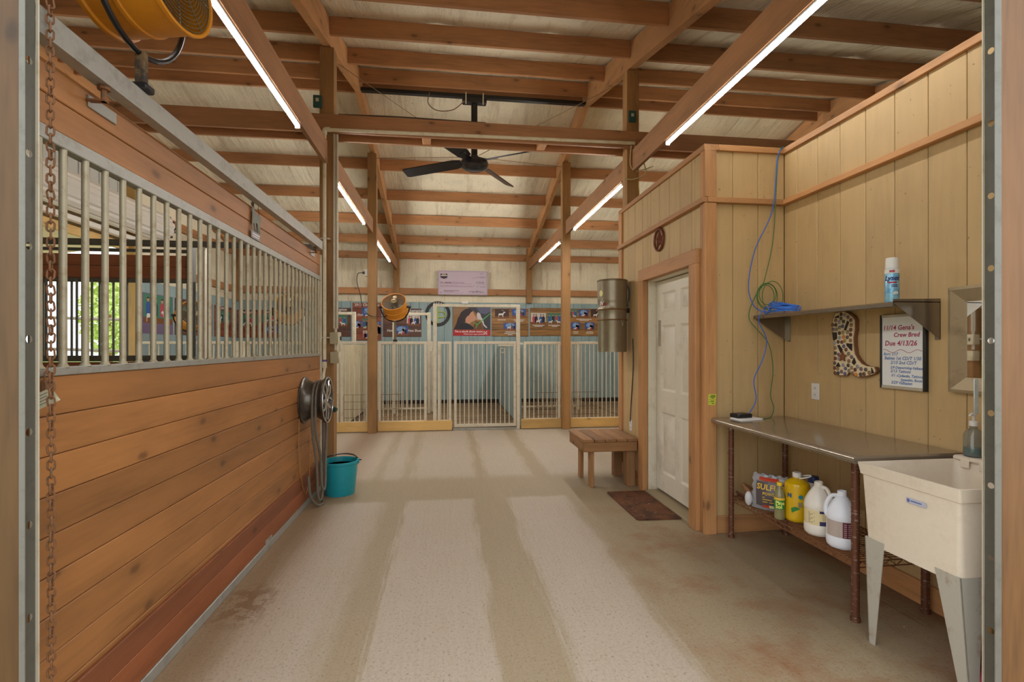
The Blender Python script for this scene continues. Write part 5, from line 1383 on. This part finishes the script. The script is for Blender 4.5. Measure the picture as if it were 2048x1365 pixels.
def photo(parent, P, x0, z0, x1, z1, kind):
    mb = MB(); w, h = x1 - x0, z1 - z0
    mb.m = {'blue': 0, 'hall': 8, 'brown': 7, 'green': 9}[kind]; mb.prism([(x0, z0), (x1, z0), (x1, z1), (x0, z1)], P(0), 0, .001)
    mb.m = 5; mb.prism([(x0, z0), (x1, z0), (x1, z0 + .2 * h), (x0, z0 + .2 * h)], P(.0005), 0, .001)
    if kind == 'blue':
        mb.m = 1; mb.prism([(x0 + w * (.5 + .36 * math.cos(q * PI / 6)), z0 + h * (.66 + .3 * math.sin(q * PI / 6))) for q in range(12)], P(.0006), 0, .001)
        figure(mb, x0 + w * .62, z0 + h * .18, h * .7, 6, P); figure(mb, x0 + w * .8, z0 + h * .18, h * .62, 3, P)
        goat(mb, x0 + w * .28, z0 + h * .08, w * .36, P)
    elif kind == 'hall':
        for q, m in ((.2, 6), (.36, 3), (.66, 0), (.84, 3)): figure(mb, x0 + w * q, z0 + h * .15, h * .74, m, P)
        goat(mb, x0 + w * .36, z0 + h * .06, w * .36, P)
    elif kind == 'brown':
        figure(mb, x0 + w * .55, z0 + h * .3, h * .65, 3, P); goat(mb, x0 + w * .25, z0 + h * .1, w * .5, P)
    else:
        for q, m in ((.15, 0), (.4, 3), (.62, 6), (.85, 0)): figure(mb, x0 + w * q, z0 + h * .25, h * .65, m, P)
        goat(mb, x0 + w * .1, z0 + h * .04, w * .3, P); goat(mb, x0 + w * .58, z0 + h * .04, w * .3, P, True)
    obj('photo_print', mb, PH, parent, recalc=False)
def poster(label, x0, z0, x1, z1, mat, photos, words=(), lines=(), wall='back', base=12.369):
    if wall == 'back':
        P = lambda o: (lambda a, b, q: (a, base - .006 - o - q, b))
        loc = ((x0 + x1) / 2, base, z0)
        T = lambda x, z: (lambda a, b: (x + a, base - .0098, z + b))
    else:
        P = lambda o: (lambda a, b, q: (base + .006 + o + q, a, b)); loc = (base, (x0 + x1) / 2, z0)
        T = lambda x, z: (lambda a, b: (base + .0098, x + a, z + b))
    t = thing('poster', label, 'poster', loc, 'show posters on the blue boards')
    obj('sheet', MB().prism([(x0, z0), (x1, z0), (x1, z1), (x0, z1)], lambda a, b, q: P(0)(a, b, -q), .0, .005), mat, t)
    for (a, b, c, d, k) in photos: photo(t, P, x0 + a * (x1 - x0), z0 + b * (z1 - z0), x0 + c * (x1 - x0), z0 + d * (z1 - z0), k)
    if words or lines:
        lm = MB()
        for txt, x, z, s in words: put_text(lm, txt, s, T(x0 + x * (x1 - x0), z0 + z * (z1 - z0)), align='CENTER', bold=s * .02)
        for x, z, w in lines:
            f = T(x0 + x * (x1 - x0), z0 + z * (z1 - z0)); lm.add([f(-w / 2, 0), f(w / 2, 0), f(w / 2, .016), f(-w / 2, .016)], [(0, 1, 2, 3)])
        obj('lettering', lm, WHITEP, t, recalc=False)
    return t, P, T
# the big picture with the red strip
t, P, T = poster('poster of a woman kissing a white goat above a red caption strip', .134, 1.68, 1.056, 2.38, C('photo_tan', (150, 108, 62)), [])
pz = lambda l: [(.134 + (x - 480) / 650 * .922, 2.38 - (y - 725) / 485 * .70) for x, y in l]
lay = [((150, 118, 84), [(480, 740), (740, 740), (640, 830), (480, 860)], 'straw'), ((60, 62, 70), [(720, 726), (1128, 726), (1128, 1105), (1010, 1105), (960, 900), (830, 780)], 'dusk'), ((96, 98, 124), [(880, 730), (1128, 730), (1120, 800), (1040, 840), (950, 820)], 'denim'),
       ((34, 36, 44), [(495, 1105), (560, 1040), (660, 985), (740, 1000), (830, 1060), (835, 1105)], 'shirt'), ((112, 76, 50), [(830, 1060), (860, 960), (960, 980), (1000, 1105), (835, 1105)], 'coat_brown'), ((206, 152, 122), [(735, 870), (790, 800), (828, 795), (845, 850), (880, 890), (885, 925), (850, 955), (800, 975), (760, 1010), (705, 985), (690, 930)], 'face'),
       ((52, 42, 48), [(555, 1030), (575, 900), (620, 810), (690, 755), (770, 745), (828, 788), (790, 810), (755, 862), (718, 884), (694, 930), (690, 975), (640, 1000)], 'hair'), ((46, 38, 44), [(490, 1105), (540, 1000), (570, 890), (630, 930), (620, 1020), (560, 1103)], 'ponytail'),
       ((214, 206, 206), [(890, 860), (905, 805), (950, 830), (975, 900), (1000, 930), (1020, 1010), (1075, 1070), (1060, 1080), (1010, 1040), (985, 980), (960, 940), (900, 930)], 'goat_head'), ((196, 164, 140), [(880, 910), (940, 930), (930, 950), (880, 935)], 'muzzle'),
       ((96, 180, 90), [(1000, 920), (1125, 820), (1128, 832), (1010, 935), (900, 1030), (880, 1085), (870, 1080), (890, 1020), (830, 985), (836, 975), (905, 1010)], 'green_halter')]
for i, (c, p, nm) in enumerate(lay):
    obj('picture_' + nm, MB().prism(pz(p), P(.0004 + .0007 * i), 0, .0006), C(nm, c), t)
obj('caption_strip', MB().prism([(.134, 1.68), (1.056, 1.68), (1.056, 1.825), (.134, 1.825)], P(.001), 0, .0015), C('caption_red', (186, 40, 46)), t)
lm = MB()
put_text(lm, "I'm a stock show mom.", .074, T(.53, 1.762), align='CENTER', bold=.002)
put_text(lm, "What's your super power?", .046, T(.64, 1.706), align='CENTER', bold=.001)
for i in range(3):
    for j in range(3):
        if (i + j) % 2 == 0: f = T(.885 + i * .03, 1.71 + j * .027); lm.add([f(0, 0), f(.03, 0), f(.03, .027), f(0, .027)], [(0, 1, 2, 3)])
obj('lettering', lm, WHITEP, t, recalc=False)
poster('oak-look poster with three framed goat photos right of the kissing picture', 1.085, 1.665, 2.012, 2.362, PW1, [(.09, .65, .47, .98, 'brown'), (.55, .7, .93, .98, 'blue'), (.32, .22, .68, .48, 'blue')], (), [(.27, .58, .2), (.74, .58, .28), (.74, .53, .2), (.5, .15, .24), (.5, .10, .3), (.5, .05, .12)])
poster('oak-look poster with two hall photos, half behind the right pen post', 2.045, 1.68, 2.93, 2.383, PW1, [(.03, .42, .46, .82, 'hall'), (.5, .42, .93, .82, 'green')], (), [(.25, .37, .3), (.25, .33, .2), (.7, .37, .3), (.72, .33, .14)])
poster('oak-look poster with small blue photos, behind the metal canister', 2.95, 1.68, 3.93, 2.375, PW1, [(.02, .66, .32, .98, 'green'), (.36, .68, .62, .96, 'blue'), (.68, .66, .96, .98, 'brown'), (.16, .2, .4, .5, 'blue'), (.52, .2, .78, .5, 'blue')], (), [(.5, .6, .4), (.5, .56, .24), (.28, .14, .14), (.28, .09, .12), (.65, .14, .16), (.65, .09, .2)])
poster('dark walnut poster behind the orange drum fan, champion lettering at its right', -1.545, 1.65, -.63, 2.337, PW2, [(.06, .55, .5, .95, 'blue'), (.62, .4, .96, .78, 'hall'), (.3, .05, .66, .38, 'blue')], (('Champion', .84, .88, .095), ('Champion', .84, .78, .095), ('Hot Shot', .82, .18, .085), ('Hot', .18, .18, .085)), [(.86, .72, .1)])
poster('tall reddish poster dated 2017, left of the left pen post', -2.255, 1.56, -1.58, 2.462, PW3, [(.32, .6, .75, .88, 'blue'), (.06, .3, .3, .52, 'blue'), (.34, .3, .72, .58, 'green'), (.36, .03, .6, .26, 'hall'), (.76, .1, .98, .5, 'blue')], (('2017 Champions', .5, .92, .085), ('Hot Shot', .17, .66, .07)), [])
poster('dark walnut poster beside the grey conduit, left of the tall reddish poster', -3.02, 1.65, -2.29, 2.338, PW2, [(.3, .36, .88, .74, 'green')], (('Champion', .6, .9, .095), ('Hot Shot', .6, .8, .085)), [])
poster('walnut poster with wide group photos seen through the stall bars, beside the second fan', -4.34, 1.62, -3.9, 2.27, PW3, [(.06, .5, .94, .85, 'green'), (.2, .1, .9, .42, 'blue')], (('Champion', .5, .9, .075),), [])
poster('reddish poster in the back left corner seen through the stall bars', -4.86, 1.62, -4.38, 2.27, PW3, [(.08, .38, .92, .82, 'green')], (('Champion', .5, .88, .085),), [])
for lab, a, b, m, ph in (('poster on the left end wall nearest the back corner', 11.3, 12.15, PW3, [(.1, .4, .9, .85, 'green')]), ('poster on the left end wall, second from the corner', 10.45, 11.2, PW3, [(.05, .5, .6, .9, 'blue'), (.3, .08, .95, .42, 'hall')]), ('poster on the left end wall behind the leftmost fan', 9.75, 10.4, PW2, [(.1, .3, .9, .8, 'green')]), ('wide poster on the left end wall nearest the doorway', 8.78, 9.68, C('purple_photo', (122, 104, 132)), [(.02, .26, .98, .98, 'green')])):
    poster(lab, a, 1.63, b, 2.3, m, ph, (('Champion', .5, .9, .09),) if m is PW3 else (), [], 'left', XL + .056)
# round black sign with the green letters
rs = thing('ring_sign', 'round black ring sign with a lime green joined letter on the blue boards', 'sign', (-.242, 12.36, 1.91))
rc = (-.235, 12.366, 2.215)
def washer(mb, r0, r1, y0, y1, n=48):
    v = []
    for r, y in ((r0, y0), (r1, y0), (r1, y1), (r0, y1)):
        for k in range(n): v.append((rc[0] + r * math.cos(2 * PI * k / n), y, rc[2] + r * math.sin(2 * PI * k / n)))
    return mb.add(v, [(j * n + k, j * n + (k + 1) % n, ((j + 1) % 4) * n + (k + 1) % n, ((j + 1) % 4) * n + k) for j in range(4) for k in range(n)])
obj('ring', washer(MB(), .232, .306, 12.352, 12.367), simple('sign_black', (30, 28, 26), .5), rs)
LIME = simple('sign_lime', (178, 196, 62), .5)
mb = MB().box(rc[0] - .012, rc[0] + .012, 12.35, 12.36, rc[2] - .232, rc[2] + .19)
mb.tube([(rc[0], 12.355, rc[2] + .045)] + [(rc[0] + .11 + .075 * math.sin(PI * k / 10), 12.355, rc[2] - .02 + .065 * math.cos(PI * k / 10)) for k in range(11)] + [(rc[0], 12.355, rc[2] - .085)], .012, 6)
obj('letter', mb, LIME, rs)
lm = MB()
def arc(txt, R, a0, step, s, top=True):
    for i, chh in enumerate(txt):
        a = a0 + (-step if top else step) * i
        rot = a - PI / 2 if top else a + PI / 2
        def f(p, q, a=a, rot=rot): return (rc[0] + R * math.cos(a) + p * math.cos(rot) - q * math.sin(rot), 12.3515, rc[2] + R * math.sin(a) + p * math.sin(rot) + q * math.cos(rot))
        put_text(lm, chh, s, f, align='CENTER')
arc('BABB', .25, PI / 2 + .32, .21, .055)
lm2 = lm; lm = MB()
arc('LIVESTOCK', .292, -PI / 2 - .1, .145, .05, False)
obj('ring_letters', lm2, WHITEP, rs, recalc=False)
obj('ring_letters_faded', lm, simple('faded_print', (104, 92, 76), .6), rs, recalc=False)
# presentation cheque
ck = thing('giant_cheque', 'large pale purple presentation cheque above the girt of the back wall', 'cheque', (.375, 12.31, 2.68))
bx('board', -.229, .978, 12.306, 12.316, 2.677, 3.27, simple('cheque_lilac', (196, 176, 188), .5), ck, .001)
lm = MB(); Q = lambda o: (lambda a, b, q: (a, 12.3055 - o - q, b))
cxp = lambda u: -.229 + (u - 95) / 1870 * 1.207
czp = lambda v: 3.27 - (v - 115) / 905 * .593
def strip(u0, v0, u1, v1, m, o=0): lm.m = m; lm.prism([(cxp(u0), czp(v1)), (cxp(u1), czp(v1)), (cxp(u1), czp(v0)), (cxp(u0), czp(v0))], Q(o), 0, .0006)
for a in ((112, 140, 1940, 152), (112, 988, 1940, 998), (112, 140, 124, 998), (1928, 140, 1940, 998)): strip(*a, 0)
for a in ((170, 598, 1370, 606), (1560, 598, 1900, 606), (770, 682, 1380, 690), (170, 712, 1420, 720), (1370, 378, 1520, 386), (300, 935, 1050, 941), (1240, 935, 1880, 941)): strip(*a, 1)
lm.m = 2; lm.prism([(cxp(a), czp(b)) for a, b in ((188, 385), (318, 428), (442, 385), (442, 235), (188, 235))], Q(0), 0, .0008)
strip(205, 290, 430, 322, 3, .001); strip(240, 245, 390, 275, 4, .001)
lm.m = 5
for txt, u, v, s in (('1111', 1660, 245, .05), ('11.14.2017', 1530, 378, .052), ('$ 750.00', 1530, 575, .055), ('DOLLARS', 1670, 724, .032), ('no', 1430, 680, .04), ('100', 1545, 712, .035)):
    put_text(lm, txt, s, lambda a, b, u=u, v=v: (cxp(u) + a, 12.3045, czp(v) + b))
lm.m = 1
put_text(lm, 'Market Goat', .055, lambda a, b: (cxp(640) + a, 12.3045, czp(585) + b))
put_text(lm, 'Seven hundred fifty and', .042, lambda a, b: (cxp(165) + a, 12.3045, czp(695) + b))
for a in ((165, 540, 300, 552), (165, 560, 300, 572), (340, 545, 610, 580), (300, 852, 890, 872), (300, 892, 690, 906), (165, 915, 245, 935)): strip(*a, 1)
lm.m = 5
lm.tube(catmull([(cxp(u), 12.304, czp(v)) for u, v in ((1240, 905), (1310, 890), (1390, 880), (1400, 920), (1450, 870), (1460, 915), (1520, 880), (1560, 850), (1550, 920), (1600, 860), (1610, 910), (1680, 870), (1690, 920), (1760, 895), (1830, 910))], 4), .004, 5)
obj('cheque_print', lm, [C('cheque_rule', (150, 128, 148)), C('cheque_line', (128, 100, 114)), C('cheque_crest', (50, 24, 40)), WHITEP, C('cheque_gold', (190, 170, 120)), C('cheque_ink', (66, 58, 66))], ck, recalc=False)

# ------------------------------------------------------------------ orange drum fans
def drum_fan(label, c, R, L, axis, foot, group='orange drum fans', yaw=0.0):
    t = thing('drum_fan', label, 'fan', (c[0], c[1], foot), group)
    A = Vector(axis).normalized(); side = A.cross(Vector((0, 0, 1))).normalized(); up = side.cross(A)
    B = Matrix((side, up, A)).transposed().to_4x4(); M = Matrix.Translation(c) @ B
    def m(): q = MB(); q.M = M; return q
    h = L / 2
    obj('drum', m().shell((0, 0, 0), [(R, -h), (R + .012, -h), (R + .012, -h + .015), (R + .002, -h + .02), (R + .002, -.03), (R + .007, -.025), (R + .007, -.01), (R + .002, -.005), (R + .002, h - .02), (R + .012, h - .015), (R + .012, h), (R, h), (R - .004, h - .01), (R - .004, -h + .01), (R, -h)], 40), ORANGE, t)
    for zz, nm in ((h - .006, 'front_guard'), (-h + .006, 'rear_guard')):
        g = m(); nr = 11
        for k in range(nr): g.ring((0, 0, zz + (.01 if zz > 0 else -.01) * (1 - k / nr)), R * (.22 + .74 * k / (nr - 1)), .0022, 'z', 32, 4)
        for k in range(8):
            a = 2 * PI * k / 8; g.cyl((R * .18 * math.cos(a), R * .18 * math.sin(a), zz), (R * .97 * math.cos(a), R * .97 * math.sin(a), zz), .003, n=5)
        obj(nm, g, GUARD, t)
    obj('guard_badge', m().lathe((0, 0, h), [(R * .26, 0), (R * .26, .014), (R * .2, .022), (R * .1, .022), (R * .09, .012), (0, .012)], 24), simple('fan_badge', (150, 130, 88), .4, .3), t)
    obj('guard_knob', m().lathe((0, R * .5, h), [(R * .18, 0), (R * .18, .01), (R * .12, .016), (0, .016)], 20), simple('fan_knob', (200, 180, 140), .4), t)
    obj('motor', m().lathe((0, 0, -h * .6), [(0, 0), (R * .3, .01), (R * .32, .05), (R * .32, h * .9), (R * .12, h * 1.0), (0, h)], 20), BLACKM, t)
    for k in range(3):
        b = m(); a = 2 * PI * k / 3
        v = []
        for q in range(6):
            r = R * (.15 + .77 * q / 5)
            for w, zz in ((-.45, -.03), (.45, .03)): v.append((r * math.cos(a + w), r * math.sin(a + w), h * .35 + zz))
        b.add(v, [(2 * q, 2 * q + 1, 2 * q + 3, 2 * q + 2) for q in range(5)]); obj('blade', b, GUARD, t, recalc=False)
    C0 = Vector(c); yk = []
    for k in range(21):
        a = PI + PI * k / 20; yk.append(C0 + side * (R + .045) * math.cos(a) + Vector((0, 0, 1)) * (R + (.05 if foot < 2 else .1)) * math.sin(a))
    obj('yoke', MB().tube([yk[0] + Vector((0, 0, .02))] + yk + [yk[-1] + Vector((0, 0, .02))], .011, 8), BLACKM, t)
    for s in (-1, 1):
        obj('pivot_knob', MB().cyl(C0 + side * s * (R + .005), C0 + side * s * (R + .07), .02, n=10), BLACKP, t)
    zb = c[2] - R - (.05 if foot < 2 else .1)
    obj('stand', MB().box(c[0] - .018, c[0] + .018, c[1] - .014, c[1] + .014, foot + .02, zb + .01, .003), GUARD if foot < 2 else stained('strap', (120, 94, 58), (48, 42, 36), .9, 22, .7, 0, (1, 1, 1), .42, .56), t)
    obj('clamp', MB().box(c[0] - .035, c[0] + .035, c[1] - .03, c[1] + .03, foot + .001, foot + .03, .006), BLACKP, t)
    return t
drum_fan('orange drum fan on the pen rail beside the left pen post, tilted upward', (-.865, 8.50, 2.075), .195, .24, (-.12, -.70, .68), 1.501)
drum_fan('orange drum fan seen through the stall bars, left of the near post', (-2.55, 8.50, 2.02), .205, .24, (.2, -.78, .55), 1.501)
drum_fan('leftmost orange drum fan on the pen rail, seen through the stall bars', (-4.02, 8.50, 1.90), .205, .24, (.62, -.66, .3), 1.501)
drum_fan('large near orange drum fan strapped above the sliding-door rail at top left', (-1.19, 2.13, 2.865), .2, .3, (.93, -.14, .05), 2.416)

# ------------------------------------------------------------------ ceiling fan on a black pipe under the ridge
FX, FY = .375, 7.06
cf = thing('ceiling_fan', 'black four-blade ceiling fan hanging from the ridge on a long rod', 'fan', (FX, FY, 3.95))
bx('pipe_mount', -1.17, 1.97, FY - .05, FY + .02, 4.905, 4.955, BLACKM, cf, .003)
bx('mount_block', FX - .17, FX + .17, FY - .07, FY + .04, 4.83, 4.91, BLACKM, cf, .01)
for dx in (-.12, .12): obj('mount_bolt', MB().cyl((FX + dx, FY - .075, 4.80), (FX + dx, FY - .075, 4.96), .008, n=8), PENM, cf)
obj('down_rod', MB().cyl((FX, FY, 4.08), (FX, FY, 4.84), .045, n=16), BLACKM, cf)
obj('motor_housing', MB().lathe((FX, FY, 3.90), [(0, 0), (.12, .004), (.185, .04), (.2, .09), (.185, .13), (.12, .16), (.07, .17), (.06, .2), (0, .2)], 36), simple('fan_gloss', (28, 26, 26), .15), cf)
for k in range(4):
    a = math.radians(58 + 90 * k)
    b = MB(); b.M = Matrix.Translation((FX, FY, 4.03)) @ Matrix.Rotation(a, 4, 'Z') @ Matrix.Rotation(math.radians(22), 4, 'X')
    b.prism([(.2, -.06), (.32, -.085), (1.15, -.085), (1.19, -.07), (1.19, .07), (1.15, .085), (.32, .085), (.2, .06)], lambda p, q, r: (p, q, r), -.008, .008)
    bl = obj('blade', b, BLACKM, cf)
    c_ = MB(); c_.M = b.M; c_.box(.14, .36, -.035, .035, -.016, -.008, .002)
    obj('blade_iron', c_, BLACKM, bl)
for i, (x, y, z) in enumerate(((-1.15, 5.5, 4.42), (1.95, 5.5, 4.42), (-1.15, 8.4, 4.5), (1.95, 8.4, 4.5))):
    obj('guy_wire', MB().cyl((FX + (.06 if x > 0 else -.06), FY + (-.04 if y < 7 else .04), 4.10), (x, y, z), .004, n=5), simple('wire_tan', (132, 104, 70), .6, .3), cf)
obj('supply_wire', MB().tube(catmull([(FX - .62, FY - .06, 4.93), (FX - .64, FY - .07, 4.78), (FX - .52, FY - .08, 4.68), (FX - .3, FY - .08, 4.70), (FX - .14, FY - .075, 4.84)], 6), .007, 6), simple('wire_tan', (132, 104, 70), .6, .3), cf)

# ------------------------------------------------------------------ pipes, boxes, wiring on the posts
wp = thing('water_pipe', 'white pipe along the header and down the near left post', 'pipe', (-1.22, 5.23, 1.1))
PYy = 5.225
obj('run_across', MB().tube([(-1.225, PYy, 3.60), (2.02, PYy, 3.63)], .018, 10), PVC, wp)
obj('elbow', MB().tube(catmull([(-1.225, PYy + .0, 3.55), (-1.225, PYy, 3.585), (-1.215, PYy, 3.6), (-1.17, PYy, 3.603)], 5), .024, 10), PVC, wp)
dpp = obj('down_pipe', MB().tube([(-1.225, PYy, 3.59), (-1.225, PYy, 1.2)], .0175, 10), PVC, wp)
obj('coupling', MB().cyl((-1.225, PYy, 1.2), (-1.225, PYy, 1.28), .023, n=12), PVC, wp)
obj('primer_ring', MB().cyl((-1.225, PYy, 1.265), (-1.225, PYy, 1.285), .0238, n=12), simple('primer_purple', (84, 70, 130), .5), dpp)
obj('stub', MB().tube([(-1.225, PYy, 1.2), (-1.232, PYy - .01, 1.14), (-1.235, PYy - .02, 1.02)], .014, 8), PVC, wp)
for z in (2.5, 1.5): obj('pipe_strap', MB().box(-1.27, -1.18, PYy + .01, PYy + .065, z, z + .014, .002).ring((-1.225, PYy, z + .007), .0195, .004, 'z', 14, 5), PENM, wp)
cdt = thing('electrical_conduit', 'pair of grey conduits running down the near left post to two metal boxes', 'conduit', (-1.12, 5.3, 1.35))
for dx in (-.012, .016): obj('conduit', MB().cyl((-1.13 + dx, 5.27, 1.6), (-1.13 + dx, 5.27, 3.575), .0125, n=10), CONDUIT, cdt)
obj('conduit_lower', MB().cyl((-1.128, 5.27, 1.38), (-1.128, 5.27, 1.6), .0155, n=10), CONDUIT, cdt)
swb = bx('switch_box', -1.18, -1.105, 5.235, 5.285, 1.44, 1.562, simple('box_tan', (176, 164, 134), .5, .2), cdt, .004)
bx('switch_box', -1.175, -1.10, 5.235, 5.285, 1.245, 1.365, simple('box_tan', (176, 164, 134), .5, .2), cdt, .004)
bx('box_cover', -1.104, -1.085, 5.24, 5.33, 1.44, 1.562, PVC, cdt, .003)
bx('box_cover', -1.099, -1.085, 5.24, 5.32, 1.245, 1.365, PVC, cdt, .003)
bx('switch_lever', -1.084, -1.074, 5.27, 5.28, 1.48, 1.52, BLACKP, swb, .002)
GBX = simple('box_green', (44, 84, 78), .5)
for x, y, z, lab in ((-1.305, 5.27, 3.90, 'small green box high on the near left post'), (2.02, 5.298, 3.955, 'small green box high on the post behind the office')):
    t = thing('junction_box', lab, 'electrical box', (x, y, z - .06), 'green boxes on the posts')
    cse = bx('case', x - .042, x + .042, y - .01, y + .016, z - .062, z + .062, GBX, t, .004)
    bx('cover_plate', x - .015, x + .015, y - .014, y - .01, z - .005, z + .03, simple('plate_cream', (196, 190, 160), .5), cse, .001)
WIRC = simple('wire_cream', (214, 196, 152), .6)
solo('header_wires', MB().tube(catmull([(2.02, 5.22, 3.60), (2.10, 5.2, 3.45), (2.13, 5.2, 3.30), (2.02, 5.22, 3.24), (1.90, 5.22, 3.235)], 6), .006, 6).tube(catmull([(1.98, 5.22, 3.6), (1.975, 5.235, 3.4), (2.05, 5.23, 3.33), (2.2, 5.15, 3.36)], 6), .005, 6), WIRC, 'loose cream wires looping where the header meets the right post', 'wires')
solo('yellow_wire', MB().tube(catmull([(2.085, 5.30, 3.25), (2.10, 5.298, 3.05), (2.085, 5.30, 2.8), (2.09, 5.30, 2.6)], 6), .005, 6), simple('wire_yellow', (206, 170, 60), .6), 'yellow wire running down the post behind the office corner', 'wires')
solo('header_cable', MB().tube(catmull([(-1.1, 5.262, 3.775), (-.5, 5.262, 3.785), (.1, 5.262, 3.779), (.4, 5.262, 3.775)], 8), .007, 6), simple('cable_brown', (70, 52, 36), .6), 'brown cable lying along the top of the header beam', 'cable')
bx('latch_plate', 1.925, 1.945, 1.6095, 1.613, 1.17, 1.30, GALV, bpy.data.objects['roller_track.001'])
pf = thing('wall_socket', 'small grey plug box with black cord beside the left pen post', 'outlet', (-1.31, 8.4, 2.56))
bx('box', -1.335, -1.2925, 8.37, 8.43, 2.56, 2.68, simple('box_grey', (190, 188, 176), .5), pf, .003)
obj('plug', MB().box(-1.375, -1.336, 8.385, 8.415, 2.60, 2.64, .005), BLACKP, pf)
obj('plug_cord', MB().tube(catmull([(-1.37, 8.4, 2.62), (-1.45, 8.4, 2.60), (-1.46, 8.41, 2.45), (-1.41, 8.42, 2.25), (-1.38, 8.44, 2.05), (-1.25, 8.34, 1.92), (-1.08, 8.34, 1.90), (-.99, 8.44, 1.92)], 6), .006, 6), BLACKP, pf)
